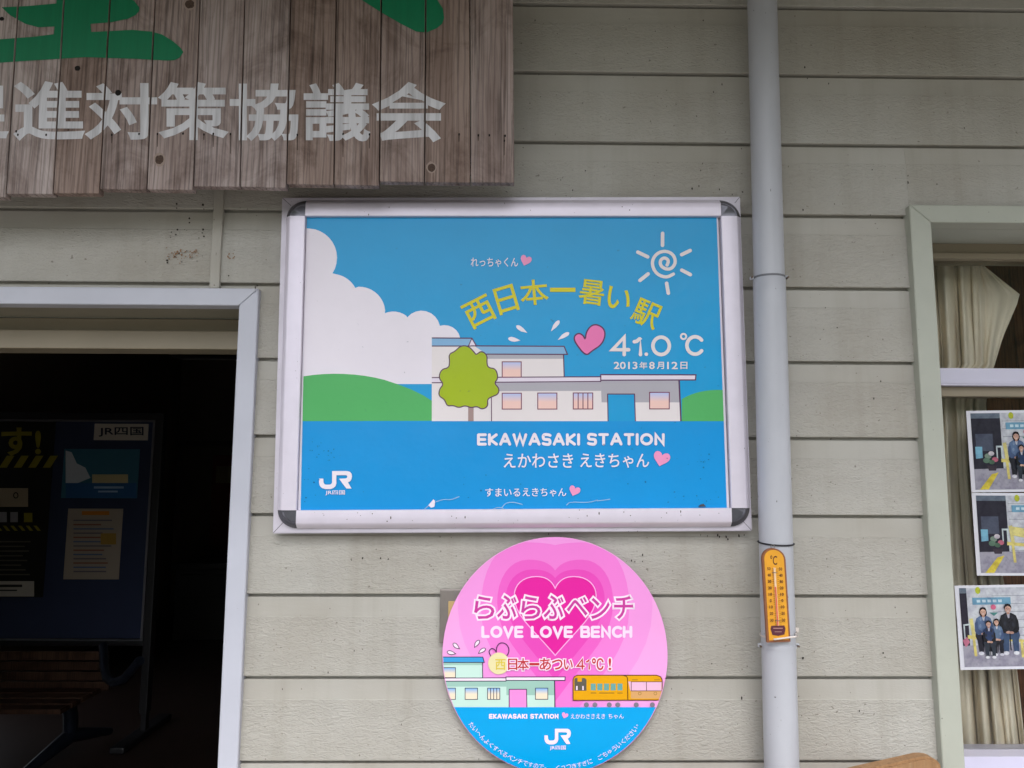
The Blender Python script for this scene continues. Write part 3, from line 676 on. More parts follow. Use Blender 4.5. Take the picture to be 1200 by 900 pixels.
A.stroke(chaikin([(530+x/3.333, 250+y/3.333) for x, y in [(864,237),(835,252),(795,236),(778,195),(793,160),(828,145),(862,158),(874,190),(858,216),(835,219),(813,205),(812,182),(830,172),(846,184),(839,202)]], False, 3), 3.8, CREAM)
A.out('sun_print', poster)
for ch, cx_, cy_, w_, h_, r_ in [('西', 561.5, 365.5, 33, 31, -27), ('日', 593.2, 351, 23.5, 31, -16.5), ('本', 626, 342.6, 32, 29, -5), ('一', 659.5, 339.6, 29, 4.2, 0), ('暑', 693.5, 342.6, 28.5, 28.5, 7), ('い', 725.3, 350, 27, 24.5, 12), ('駅', 757.5, 367.5, 31, 29.5, 23)]:
    A.text(ch, cx_-w_/2, cy_-h_/2, cx_+w_/2, cy_+h_/2, YEL, .012, 4, r_)
A.out('lettering', poster)
A.strokes('41.0', 715.5, 393, 24.6, 4.2, CREAM, .3, 1, 786.5)
A.stroke(ell(801, 394.3, 3.1, 3.1, 14), 2.2, CREAM, True)
A.stroke(ell(814.6, 404.8, 9.6, 10.2, 24, -38, -322), 4.2, CREAM)
A.out('lettering', poster)
for s3, x0, x1 in [('2013', 719.5, 746.8), ('年', 749.5, 758.4), ('8', 761, 767), ('月', 770, 778), ('12', 782, 794), ('日', 797.6, 805.4)]: A.text(s3, x0, 424.2, x1, 432.3, CREAM, .02, 3)
A.out('lettering', poster)
A.text('れっちゃくん', 551.8, 302, 607, 312.6, WHT, .008, 3); A.poly(heart(616, 305.5, 13, 12.5, 18), pr('#f39bc8', .35)); A.out('lettering', poster)
A.strokes('EKAWASAKI', 559, 507.8, 14.4, 3.4, WHT, .36, 1, 680); A.strokes('STATION', 688, 507.6, 14.4, 3.4, WHT, .36, 1, 779); A.out('lettering', poster)
A.text('えかわさき', 590.5, 531.6, 671.5, 548, WHT, .008, 4); A.text('えきちゃん', 680, 531.4, 760.5, 548, WHT, .008, 4); A.poly(heart(775, 538, 19.5, 17.5, 15), pr('#f39bc8', .35)); A.out('lettering', poster)
A.text('すまいる', 568.8, 572.2, 609.5, 581.8, WHT, .008, 3); A.text('えきちゃん', 612.5, 572, 663.5, 581.8, WHT, .008, 3); A.poly(heart(673, 575.5, 13, 12, 20), pr('#f39bc8', .35)); A.out('lettering', poster)
A.poly(jr_pts(373.9, 552, 412.5, 573.2), WHT); A.text('JR四国', 381.5, 574.6, 404.2, 580.4, WHT, .012, 2); A.out('emblem', poster)
mScr = MT('scratch', '#c7dcec', .5); mScr.b.inputs['Alpha'].default_value = .6; mScr = mScr.m
mSmg = MT('smudge', '#1b4a70', .8); mSmg.b.inputs['Alpha'].default_value = .5; mSmg = mSmg.m
r2 = random.Random(11)
for P_ in [[(497,597),(503,592),(508,588),(510,586)], [(511,588),(520,585),(528,586),(538,582)], [(588,595),(592,590),(600,588),(612,591)], [(664,592),(668,588),(690,589),(700,586)], [(577,597),(584,594),(590,596)], [(700,587),(715,585)]]: A.stroke(chaikin(P_, False, 2), .8, mScr)
A.poly([(502, 592), (508, 585), (510, 588), (509, 594), (505, 595)], WHT)
for _ in range(90):
    cx_, cy_, s1, s2 = r2.choice([(823, 540, 6, 8), (380, 530, 10, 12), (600, 565, 40, 8), (828, 586, 20, 6), (760, 520, 60, 30), (365, 570, 8, 20)])
    x, y, r_ = r2.gauss(cx_, s1), r2.gauss(cy_, s2), r2.uniform(.3, 1.1)
    if xl(y)+2 < x < xr(y)-2 and 497 < y < 595: A.poly(ell(x, y, r_, r_*r2.uniform(.5, 1.3), 6, 0, 360), mSmg)
A.out('scuffs', poster)['kind'] = 'stuff'
o = MB().prism([(at(818+dx, 593.5-dy, PY).x, at(818+dx, 593.5-dy, PY).z) for dx, dy in [(0, 0), (3, 2.6), (6, 3.2), (8.5, 0)]], PY-.004, PY-.0008).build('chip', mCorner, fs_)
# ================================================================== ROUND SIGN
RY = -.020; RC = (650.4, 768.6); RA, RB = 131.9, 139.2
ellp = ell(RC[0], RC[1], RA, RB, 96)
rd = thing('round_sign', 'round pink sign with concentric hearts over a bright blue base, below the framed sign', 'sign', (at(650, 907, 0).x, 0, at(650, 907, RY).z))
plate = MB().prism([(at(x, y, RY).x, at(x, y, RY).z) for x, y in ellp], RY, RY+.004).build('plate', pr('#f2a6e2', .3, False), rd)
for sx_ in (-60, 60):
    p = at(650+sx_, 768, -.01); MB().tube([(p.x, RY+.0045, p.z), (p.x, -.0055, p.z)], .012, 10).build('spacer', mMetal, rd)
C_ = ell(RC[0], RC[1], RA-.7, RB-.7, 72)
A = Art(RY, .000016, C_)
def bigheart(yn, yt, xh, ys, yb):
    cx_ = 650.6; h_ = bez((cx_, yn), (cx_+xh*.10, yn-(yn-yt)*.75), (cx_+xh*.25, yt), (cx_+xh*.46, yt), 8)+bez((cx_+xh*.46, yt), (cx_+xh*.8, yt), (cx_+xh, ys-(ys-yt)*.55), (cx_+xh, ys), 8)[1:]+bez((cx_+xh, ys), (cx_+xh, ys+(yb-ys)*.33), (cx_+xh*.62, ys+(yb-ys)*.5), (cx_+xh*.0, yb), 8)[1:]
    return h_+[(2*cx_-x, y) for x, y in h_[::-1]][1:-1]
for H_, col in [((600, 590, 114, 712, 900), '#ef98de'), ((638.8, 635.5, 87, 712, 868), '#ee7fd4'), ((668.5, 655.8, 68, 706, 822), '#ea62c6'), ((677.5, 667.3, 58, 702, 797), '#e64bba'), ((689.4, 675.6, 48, 698, 768), '#e2209f')]:
    A.poly(bigheart(*H_), pr(col, .3, False)); A.out('heart_print', plate)
A.stroke(bigheart(689.4, 675.6, 48, 698, 768), 1.2, pr('#f6b0e6', .3, False), True)
A.out('heart_outline', plate)
MAG, WH2 = pr('#c8399c', .3, False), pr('#f8e4f6', .3, False)
x = 0
for ch, x0, x1, y0, y1 in [('ら', 556, 579, 699, 725), ('ぶ', 583, 605, 698, 725), ('ら', 611, 633, 699, 725), ('ぶ', 637.5, 660, 698, 725), ('ベ', 664.5, 688, 700, 721), ('ン', 693, 714, 701, 725), ('チ', 720, 741.5, 699, 725)]:
    A.text(ch, x0, y0, x1, y1, WH2, .075, 3); A.text(ch, x0, y0, x1, y1, MAG, .012, 3)
A.out('lettering', plate)
for wd_, x0, x1 in [('LOVE', 564, 613.5), ('LOVE', 622, 671.5), ('BENCH', 680, 741)]: A.strokes(wd_, x0, 733.4, 14.2, 3.4, pr('#f3dcf5', .3, False), .34, 1, x1)
A.out('lettering', plate)
# printed station and train
INK = pr('#2b2143', .35, False); MINT, MSH, GW2 = pr('#c5e4da', .35, False), pr('#9cc4b8', .35, False), grad_print('window_print_badge', '#7fb2e6', '#ecdcc4')
X = lambda a_: 510+a_/7.5
Yy = lambda a_: 740+a_/7.5
A.poly([(505, Yy(272)), (X(418), Yy(272)), (X(418), Yy(410)), (505, Yy(410))], MINT)
A.poly([(505, Yy(225)), (X(418), Yy(225)), (X(432), Yy(272)), (505, Yy(272))], pr('#3f9fdc', .3, False))
A.poly([(505, Yy(275)), (X(416), Yy(275)), (X(416), Yy(296)), (505, Yy(296))], MSH)
A.poly([(505, Yy(435)), (X(1045), Yy(430)), (X(1048), Yy(668)), (505, Yy(668))], MINT)
A.poly([(505, Yy(438)), (X(624), Yy(438)), (X(624), Yy(485)), (505, Yy(485))], MSH)
A.poly([(X(624), Yy(432)), (X(1045), Yy(432)), (X(1046), Yy(560)), (X(626), Yy(560))], MSH)
A.poly([(505, Yy(412)), (X(622), Yy(408)), (X(622), Yy(436)), (505, Yy(436))], WH2)
A.poly([(X(622), Yy(400)), (X(1140), Yy(400)), (X(1138), Yy(430)), (X(622), Yy(430))], WH2)
A.poly([(X(650), Yy(510)), (X(803), Yy(510)), (X(805), Yy(668)), (X(650), Yy(668))], pr('#ee8fd8', .3, False))
for P_, wd in [([(505, Yy(225)), (X(418), Yy(225)), (X(432), Yy(272)), (505, Yy(272))], .9), ([(X(415), Yy(274)), (X(417), Yy(408))], .9), ([(505, Yy(410)), (X(620), Yy(408))], .9), ([(505, Yy(437)), (X(622), Yy(436)), (X(622), Yy(400)), (X(1142), Yy(400)), (X(1140), Yy(430)), (X(622), Yy(430))], 1.0), ([(X(1049), Yy(432)), (X(1052), Yy(666))], 1.2), ([(X(650), Yy(668)), (X(650), Yy(508)), (X(803), Yy(508)), (X(806), Yy(668))], .9)]:
    A.stroke(P_, wd, INK, False, False)
A.out('building_print', plate)
for a_ in [(60, 318, 178, 406, 0), (96, 498, 178, 597, 0), (263, 498, 372, 597, 0), (460, 498, 568, 597, 3), (881, 498, 990, 596, 0)]: pwin(plate, A, X(a_[0]), Yy(a_[1]), X(a_[2]), Yy(a_[3]), GW2, INK, a_[4], .8)
for d in [(X(170), Yy(115), X(213), Yy(152), 2.2), (X(120), Yy(182), X(180), Yy(196), 2.2), (X(378), Yy(90), X(345), Yy(140), 2.1), (X(428), Yy(158), X(380), Yy(192), 2.1)]: drop(A, *d, WH2, INK); A.out('drop_print', plate)
A.stroke(chaikin([(X(525), Yy(270)), (X(480), Yy(205)), (X(470), Yy(170)), (X(500), Yy(145)), (X(530), Yy(165)), (X(537), Yy(190)), (X(540), Yy(130)), (X(575), Yy(95)), (X(625), Yy(108)), (X(652), Yy(155)), (X(640), Yy(205)), (X(598), Yy(238))], False, 3), 1.0, INK)
A.out('heart_print', plate)
ORG, ORD = pr('#e3a306', .35, False), pr('#5a3512', .35, False)
U = lambda a_: 640+a_/7.5
V_ = lambda a_: 770+a_/7.5
car = [(U(237), V_(380)), (U(237), V_(195)), (U(248), V_(172)), (U(272), V_(160)), (U(970), V_(160)), (U(1005), V_(172)), (U(1020), V_(200)), (U(1020), V_(300)), (U(1005), V_(378))]
A.poly(car, ORG)
A.poly([(U(722), V_(215)), (U(1014), V_(215)), (U(1014), V_(297)), (U(740), V_(297))], pr('#e9b9d6', .35, False))
A.poly([(U(745), V_(300)), (U(1018), V_(300)), (U(1002), V_(365)), (U(745), V_(365))], pr('#d6a36a', .35, False))
A.poly([(U(248), V_(296)), (U(248), V_(192)), (U(262), V_(182)), (U(276), V_(184)), (U(276), V_(216)), (U(314), V_(216)), (U(314), V_(184)), (U(338), V_(184)), (U(354), V_(198)), (U(354), V_(296))], pr('#5f5a50', .35, False))
for x in (392, 450, 509, 568, 627): A.rect(U(x), V_(233), U(x+44), V_(293), pr('#6ba3a0', .35, False))
for x0, x1 in ((392, 440), (466, 600), (626, 672)): A.rect(U(x0), V_(312), U(x1), V_(320), pr('#9a7420', .35, False))
for x0, x1 in ((755, 805), (950, 1000)): A.rect(U(x0), V_(197), U(x1), V_(203), pr('#9a7420', .35, False))
for x in (264, 318): A.rect(U(x), V_(254), U(x+12), V_(290), WH2)
A.stroke([(U(745), V_(217)), (U(1017), V_(217))], .7, ORD); A.stroke([(U(745), V_(297)), (U(1017), V_(297))], .7, ORD)
for x in (748, 882): A.stroke([(U(x), V_(217)), (U(x), V_(297))], .7, ORD)
for x in (823, 960): A.stroke(ell(U(x), V_(320), 1.7, 1.7, 10), .5, pr('#9a7420', .35, False), True)
A.stroke(car, 1.0, ORD, True); A.stroke(chaikin([(U(680), V_(162)), (U(715), V_(172)), (U(716), V_(220)), (U(718), V_(378))], False, 2), 1.0, ORD)
GY = pr('#80788a', .35, False)
for x in (354, 429, 555, 630, 792, 934): A.poly(ell(U(x), V_(420), 2.9, 2.9, 14), GY)
A.out('train_print', plate)
A.poly([(500, 828.8), (800, 828.8), (800, 915), (500, 915)], pr('#00a3e6', .28, False)); A.out('blue_print', plate)
A.poly(ell(584.6, 777.5, 12.6, 12.8, 26), pr('#e6dcaa', .5, False))
RED = pr('#c12c38', .35, False)
A.out('sticker', plate)
segs = [('日', 595.5, 606, 772, 785), ('本', 606.5, 619.5, 771.5, 785.5), ('一', 620.5, 632, 777, 779.6), ('あ', 632.5, 645.5, 771.5, 785), ('つ', 647, 659, 773, 784.5), ('い', 661, 671, 773, 784.5), ('℃', 694, 707, 771.5, 785), ('!', 713.5, 716, 771.5, 785)]
for s3, x0, x1, y0, y1 in segs: A.text(s3, x0, y0, x1, y1, WH2, .09, 3)
A.strokes('41', 674.6, 770.6, 15.2, 3.6, WH2, .3, 1, 692.4)
for s3, x0, x1, y0, y1 in segs: A.text(s3, x0, y0, x1, y1, RED, .015, 3)
A.strokes('41', 675.6, 771.6, 13.2, 1.8, RED, .3, 1, 691.4)
A.text('西', 580.5, 772.5, 592.3, 785, pr('#dcc63e', .4, False), .006, 3); A.out('lettering', plate)
A.strokes('EKAWASAKI', 573, 836.6, 5.6, 1.45, WH2, .4, 1, 618); A.strokes('STATION', 621.5, 836.6, 5.6, 1.45, WH2, .4, 1, 654.5); A.poly(heart(661.8, 838.6, 7.6, 7, 20), pr('#f0a0d8', .35, False))
A.text('えかわさきえき', 668.8, 836.5, 709, 842.3, WH2, -.002, 2); A.text('ちゃん', 713, 836.5, 731, 842.3, WH2, -.002, 2); A.out('lettering', plate)
A.poly(jr_pts(638, 854, 669, 872.4), WH2); A.text('JR四国', 644.4, 873.8, 663, 879.2, WH2, .012, 2); A.out('emblem', plate)
arc = 'たいへんよくすべるベンチですので、 くっつきすぎに ごちゅういください。'
t0, t1 = 143.5, 36.5; n = len(arc)
for i, ch in enumerate(arc):
    if ch == ' ': continue
    t = math.radians(t0+(t1-t0)*(i+.5)/n); cx_ = RC[0]+(RA-8)*math.cos(t); cy_ = RC[1]+(RB-8)*math.sin(t)
    if ch in '、。': A.text(ch, cx_-2.4, cy_-.4, cx_-.4, cy_+1.6, WH2, 0, 2); continue
    h_ = 2.9; w_ = 2.8
    if ch in 'くへ': w_ = 2.2 if ch == 'く' else 2.9
    if ch == 'へ': h_ = 1.4
    if ch in 'っゅ': h_ *= .7; w_ *= .8
    A.text(ch, cx_-w_, cy_-h_, cx_+w_, cy_+h_, WH2, -.004, 2, math.degrees(t)-90)
A.out('lettering', plate)
# ================================================================== COVER PLATE
cp0, cp1 = at(515.7, 690.5, -.012), at(573, 754, -.012)
ob = thing('cover_plate', 'grey steel electrical cover plate with beige switch, half hidden behind the round pink sign', 'cover plate', (cp0.x, 0, cp1.z))
MB().box((cp0.x, -.012, cp1.z), (cp1.x, -.0045, cp0.z), 0, .002).build('plate', mPlate, ob)
a, b = at(525.5, 704.5, -.0125), at(562, 741, -.0125); box('switch', (a.x, -.014, b.z), (b.x, -.0115, a.z), mottled('beige_plastic', '#c2a56f', .5), ob, .0006)
for px in (533, 556):
    p = at(px, 695, -.013); MB().tube([(p.x, -.0115, p.z), (p.x, -.0135, p.z)], .0026, 10).build('screw', mMetal, ob)
# ================================================================== DRAINPIPE
DY = -.058
def pc(py):
    x = {0: 893, 280: 899.3, 350: 901, 600: 908, 760: 912, 900: 916}; ks = sorted(x)
    for a_, b_ in zip(ks, ks[1:]):
        if py <= b_: break
    return at(x[a_]+(x[b_]-x[a_])*(py-a_)/(b_-a_), py, DY)
pd = thing('drainpipe', 'round pale grey plastic drainpipe running down the wall right of the framed sign', 'drainpipe', (pc(900).x, DY, .12))
T0, T9 = pc(0), pc(900); ax = (T9-T0)/(T9.z-T0.z)
def pz(z): return Vector((T0.x+ax.x*(z-T0.z), DY, z))
zj = pc(327).z
p_ = MB(); p_.tube([pz(2.664), pz(zj+.002)], .0287, 40); smooth_by_angle(p_.build('upper_pipe', mPipe, pd))
p_ = MB(); p_.tube([pz(zj), pz(zj-.0015), pz(zj-.06), pz(.14)], [.0293, .0302, .0302, .0302], 40); smooth_by_angle(p_.build('lower_pipe', mPipe, pd))
p_ = MB(); p_.tube([pz(zj+.004), pz(zj-.0001)], .0296, 40); smooth_by_angle(p_.build('seal_ring', MT('grey_rubber', '#6c6d73', .6).m, pd))
for py in (325, 756):
    z = pc(py).z; q = pz(z); k_ = MB(); k_.tube([q+Vector((0, 0, .0035)), q-Vector((0, 0, .0035))], .0312, 40)
    k_.box((q.x-.0375, DY-.003, z-.0035), (q.x-.0295, DY+.003, z+.0035), 0, .0015); k_.box((q.x+.0295, DY-.003, z-.0035), (q.x+.0375, DY+.003, z+.0035), 0, .0015)
    k_.box((q.x-.006, DY+.028, z-.006), (q.x+.006, -.0035, z+.006))
    
    if py == 756: smooth_by_angle(k_.build('clamp', mPipe, pd))
    else:
        k_ = MB(); k_.box((q.x-.037, DY-.002, z-.005), (q.x-.0295, DY+.004, z+.001), 0, .0015); k_.box((q.x+.0295, DY-.002, z-.001), (q.x+.037, DY+.004, z+.004), 0, .0015); k_.box((q.x-.006, DY+.03, z-.006), (q.x+.006, -.0035, z+.006)); k_.build('clamp', mPipe, pd)
    for sx_ in (-1, 1):
        k_ = MB(); x_ = q.x+sx_*.0345; k_.tube([(x_, DY-.0075, z-.001), (x_, DY+.008, z-.001)], .0019, 8); k_.build('screw', mottled('rusty_screw', '#6b5a4c', .5, .4, .3, 200), pd)
# ================================================================== THERMOMETER
HY = DY-.0302-.0075
th = thing('thermometer', 'narrow yellow wooden thermometer with rounded top, tied to the grey drainpipe', 'thermometer', (at(912, 755, HY).x, HY, at(912, 755, HY).z))
def tpx(u, v): # u across 0..1, v down 0..1 between the measured corners
    l = (893.2+(899-893.2)*v, 655+(753-655)*v); r = (920.6+(926.4-920.6)*v, 656+(752-656)*v); return (l[0]+(r[0]-l[0])*u, l[1]+(r[1]-l[1])*u)
outl = [tpx(1, 1), tpx(0, 1)]+[tpx(.5-.5*math.cos(t), -.135*math.sin(t)) for t in [math.pi*i/14 for i in range(15)]]
inl = [tpx(.93, .975), tpx(.09, .975)]+[tpx(.51-.42*math.cos(t), -.115*math.sin(t)) for t in [math.pi*i/14 for i in range(15)]]
body = MB().prism([(at(x, y, HY).x, at(x, y, HY).z) for x, y in outl], HY, HY+.007).build('backboard', mottled('brown_edge', '#8a5433', .5, 0, .2, 60), th)
A = Art(HY-.0001, .00004); mTh = mottled('yellow_lacquer', '#e2a02c', .35, 0, .14, 40)
A.poly(inl, mTh); A.out('face', th)
BR_ = MT('brown_ink', '#4e2415', .5).m
A.text('°C', *tpx(.36, -.045), *[q for q in (tpx(.62, .065))], BR_, .01, 3)
rows = [(50, .115), (40, .191), (30, .268), (20, .345), (10, .422), (0, .498), (10, .575), (20, .652), (30, .735)]
for n_, v in rows:
    for u in (.26, .76):
        cx_, cy_ = tpx(u, v); w_ = 1.9 if n_ else 1.0
        A.text(str(n_), cx_-w_, cy_-1.7, cx_+w_, cy_+1.7, BR_, .02, 2)
    for u0 in (.38, .60):
        for k in range(3):
            p0, p1 = tpx(u0, v+k*.025), tpx(u0+(.06 if k else .09), v+k*.025); A.stroke([p0, p1], .25, BR_, False, False)
A.out('scale_print', th)
p0, p1 = tpx(.5, .10), tpx(.5, .80)
g1 = MB(); g1.tube([at(*p0, HY-.0022), at(*p1, HY-.0022)], .0021, 12); smooth_by_angle(g1.build('glass_tube', mottled('glass_tube_white', '#e8c9a4', .12, 0, .05, 20), th))
pm = tpx(.5, .33); g1 = MB(); g1.tube([at(*pm, HY-.0034), at(*p1, HY-.0034)], .0013, 10); smooth_by_angle(g1.build('red_column', MT('red_alcohol', '#d8664a', .3).m, th))
A = Art(HY-.0044, .00004)
for v in (.16, .74):
    a_, b_ = tpx(.40, v), tpx(.60, v); MB().box((at(*a_, 0).x*(1+0*1), HY-.0048, 0), (0, 0, 0)) if False else None
    k_ = MB(); k_.tube([at(a_[0], a_[1], HY-.001), at((a_[0]+b_[0])/2, a_[1], HY-.0052), at(b_[0], b_[1], HY-.001)], .0006, 6); k_.build('wire_staple', mMetal, th)
A = Art(HY-.0008, .00004)
lb = [tpx(u, v) for u, v in [(.22, .80), (.78, .80), (.82, .84), (.76, .91), (.5, .925), (.24, .91), (.18, .84)]]
A.poly(lb, pr('#5a2f3a', .4, False)); A.rect(*tpx(.3, .825), *tpx(.7, .84), pr('#a88078', .4, False)); A.rect(*tpx(.35, .87), *tpx(.65, .88), pr('#a88078', .4, False)); A.out('maker_badge', th)
q0 = at(905.3, 640.5, HY+.002); ring = MB(); ring.tube([q0+Vector((.0035*math.cos(t), -.001, .0035*math.sin(t))) for t in [2*math.pi*i/14 for i in range(15)]], .0006, 6); ring.build('hanging_ring', mMetal, th)
zt = pc(636).z; q = pz(zt)
cr = MB(); cr.tube([q+Vector((.0314*math.cos(t), .0314*math.sin(t), .0025*math.sin(t*1)-.0006*math.cos(t))) for t in [2*math.pi*i/40 for i in range(41)]], .0016, 8)
tag(smooth_by_angle(cr.build('cord', mBlack)), 'thin black cord tied round the drainpipe above the thermometer', 'cord')
zt = pc(742).z; q = pz(zt)
pts = [q+Vector((.0316*math.cos(t), .0316*math.sin(t), .004*math.cos(t))) for t in [2*math.pi*i/44 for i in range(45)]]
pts = [Vector((p.x, min(p.y, 9) if p.y > DY-.022 else DY-.0405, p.z)) for p in pts]
cr = MB(); cr.tube(pts, .0016, 8); cr.box((q.x+.031, DY-.004, zt+.002), (q.x+.037, DY+.003, zt+.010), 0, .001)
tag(smooth_by_angle(cr.build('cable_tie', mottled('clear_nylon', '#d3c9c2', .3, 0, .1, 30))), 'pale plastic cable tie holding the lower end of the thermometer to the pipe', 'cable tie')
# ================================================================== PHOTOS TAPED IN THE WINDOW
GY_ = .1275
_ps = {}
def prs(col):
    if col not in _ps:
        M = MT('snapshot_'+col.lstrip('#'), col, .22, 0, .5); v = M.coord()
        M.mul(M.ramp(M.noise(v, 190, 4, .7), [(.3, g(.78)), (.5, g(.97)), (.7, g(1))])); M.mul(M.ramp(M.noise(v, 60, 2), [(.35, c('#dedbe4')), (.6, W1)]))
        _ps[col] = M.m
    return _ps[col]
def photo_art(root, ox, oy, sc, kind):
    """printed snapshot; kind 0 = wide view with bench at right, 1 = seated group"""
    A = Art(GY_-.0012, .00003)
    def T(x, y): return (ox(x, y), oy(x, y))
    def poly(P_, col): A.poly([T(*p) for p in P_], prs(col))
    def el2(x, y, a_, b_, col, n=12): poly([(x+a_*math.cos(t), y+b_*math.sin(t)) for t in [2*math.pi*i/n for i in range(n)]], col)
    poly([(5, 3), (125, 3), (125, 92), (5, 92)], '#c8ccd2')
    for i in range(7): poly([(41, 12+i*9), (125, 12+i*9), (125, 12.6+i*9), (41, 12.6+i*9)], '#8f959c')
    A.out('snapshot_print', root)
    d = 0 if kind < 2 else -26
    poly([(5, 3), (39+d, 3), (39+d, 9), (5, 9)], '#6a7684'); poly([(5, 9), (39+d, 9), (39+d, 68), (5, 68)], '#2c2a38')
    poly([(5, 68), (125, 66), (125, 92), (5, 92)], '#9d9ba8')
    if kind < 2:
        poly([(9, 27), (29, 27), (29, 47), (9, 47)], '#4d5365'); poly([(8, 42), (16, 42), (16, 55), (8, 56)], '#79b0c8')
        poly([(32, 41), (39, 41), (39, 56), (37.5, 56), (37.5, 43), (33.5, 43), (33.5, 56), (32, 56)], '#c3d0d2')
        for x, y, r_, col in [(22, 53, 4, '#7b8f80'), (26, 50, 3.4, '#c9c2c8'), (20, 58, 4, '#5d7a68'), (30, 57, 3.6, '#c26c80'), (26, 60, 3.4, '#4f6a58')]: el2(x, y, r_, r_*.8, col)
        poly([(20, 64), (32, 64), (30, 70), (22, 70)], '#3d3440')
        poly([(10, 92), (25, 74), (33, 72), (20, 92)], '#d6c34a')
    else:
        poly([(5, 62), (10, 58), (13, 64), (8, 70)], '#c2748c'); poly([(7, 44), (15, 43), (15, 60), (13.5, 60), (13.5, 45), (8.5, 45.5), (8.5, 60), (7, 60)], '#c3d0d2')
    bx = 45+d
    poly([(bx, 3), (125, 3), (125, 4), (bx, 4)], '#c9ced4'); el2(52+d, 6, 3, 4, '#b9c23c'); poly([(45+d, 14), (88+d, 14), (88+d, 22), (45+d, 22)], '#6d9db8')
    for i in range(5): poly([(50+d+i*6, 16.5), (54+d+i*6, 16.5), (54+d+i*6, 19.5), (50+d+i*6, 19.5)], '#bfd4de')
    A.out('snapshot_print', root)
    # yellow bench
    poly([(40+d, 38), (44+d, 37), (46+d, 58), (42+d, 58)], '#d9cf86'); poly([(37+d, 56), (100+d, 62), (100+d, 65), (37+d, 60)], '#d6c877')
    poly([(42+d, 60), (45+d, 60), (46+d, 80), (43+d, 80)], '#d6c877')
    if kind != 1: poly([(95+d, 62), (98+d, 62), (98+d, 82), (95+d, 82)], '#d6c877')
    if kind == 1: poly([(40, 38), (60, 41), (60, 52), (41, 48)], '#d9cf86')
    el2(68+d, 25, 3, 3, '#dd6f8e'); poly([(63+d, 31), (73+d, 31), (68+d, 35)], '#4f8a86')
    A.out('snapshot_print', root)
    def person(x, y, s_, coat, leg, hair, long=True):
        def P(pts, col): poly([(x+a_*s_, y+b_*s_) for a_, b_ in pts], col)
        sh = '#46587c' if long else '#181a22'; wd = 1.0 if s_ > .95 else .85
        P([(-9*wd, 22), (9*wd, 22), (10*wd, 27), (8.5*wd, 31), (8*wd, 43), (3*wd, 43), (2*wd, 31), (-1*wd, 31), (-2*wd, 43), (-7*wd, 43), (-8*wd, 31), (-10*wd, 26)], leg)
        P([(-.6, 24), (.6, 24), (.4, 42), (-.4, 42)], '#17171f')
        P([(-3, 4.2), (3, 4.2), (7.5*wd, 6.8), (9.6*wd, 13), (9.8*wd, 21), (7*wd, 24.5), (-7*wd, 24.5), (-9.8*wd, 21), (-9.6*wd, 13), (-7.5*wd, 6.8)], coat)
        P([(-9.8*wd, 20.5), (-9.4*wd, 12), (-6.6*wd, 10), (-6.2*wd, 18), (-1.5, 22.5), (-3, 25), (-8.6*wd, 23.5)], sh)
        P([(9.8*wd, 20.5), (9.4*wd, 12), (6.8*wd, 10), (6.4*wd, 18), (2.2, 22.5), (3.4, 25), (8.6*wd, 23.5)], sh)
        P([(-1.8, 4), (1.8, 4), (.7, 9.5), (-.7, 9.5)], '#c9ccd4' if long else '#c0bfc6')
        for a_, b_ in ((-3, 8), (3.4, 9), (-4, 15), (4, 16)): el2(x+a_*s_, y+b_*s_, 1.3*s_, 2.2*s_, '#7488a6' if long else '#30333e', 8)
        el2(x-1.2*s_, y+23.8*s_, 2.6*s_, 1.5*s_, '#c8a18f', 8); el2(x+2.0*s_, y+24.2*s_, 2.3*s_, 1.4*s_, '#bd9583', 8)
        for sx in (-5, 5): el2(x+sx*wd*s_, y+44.6*s_, 3.0*s_, 2.0*s_, '#dcdde3', 8)
        if long: el2(x, y+.8*s_, 4.1*s_, 5.2*s_, hair)
        P([(-1.3, 3), (1.3, 3), (1.4, 5.6), (-1.4, 5.6)], '#b98f7d')
        el2(x, y+.2*s_, 3.1*s_, 3.9*s_, '#cda592')
        P([(-3.5, .6), (-3.7, -2.2), (-2.2, -4.6), (.4, -5.2), (2.8, -4.2), (3.8, -1.6), (3.4, .8), (2.6, -1.6), (.2, -2.9), (-2.2, -1.8)], hair)
        for e_ in (-1.25, 1.25): el2(x+e_*s_, y-.1*s_, .5*s_, .3*s_, '#4a3230', 6)
        P([(-.3, .4), (.3, .4), (.4, 1.4), (-.4, 1.4)], '#b58b7a'); P([(-1.2, 2.1), (1.2, 2.1), (.6, 2.8), (-.6, 2.8)], '#e2d5cf')
    if kind == 1:
        person(86, 33, 1.05, '#5f6a92', '#2a2a3c', '#241c22')
    else:
        person(56+d, 30, 1.05, '#5b7193', '#23232f', '#241c22'); person(84+d, 27, 1.12, '#24262e', '#3d516f', '#1c191d', False)
        person(70+d, 42, .82, '#5f7590', '#22232e', '#1f1a1f'); person(61+d, 44, .84, '#2d3f63', '#2e3540', '#1f1a1f', False)
    A.out('snapshot_print', root)
def photo(tl, bl, w_top, label, kind):
    h_ = bl[1]-tl[1]; wpx = h_*1.37
    def ox(x, y): v = y/95; return tl[0]+(bl[0]-tl[0])*v+x/130*wpx*(1+.02*v)
    def oy(x, y): return tl[1]+(y/95)*h_-x/130*w_top
    q = [(at(ox(x, y), oy(x, y), GY_).x, at(ox(x, y), oy(x, y), GY_).z) for x, y in [(0, 0), (130, 0), (130, 95), (0, 95)]]
    r = thing('photo_print', label, 'photo', (q[3][0], GY_, q[3][1]), 'photos on the window pane')
    sh = MB().prism(q, GY_-.0011, GY_-.0003).build('sheet', pr('#d9d9e2', .3, False), r)
    photo_art(r, ox, oy, 1, kind)
photo((1131.8, 481.5), (1138.3, 577), 1.5, 'printed snapshot of a family on a yellow bench, topmost on the window pane', 0)
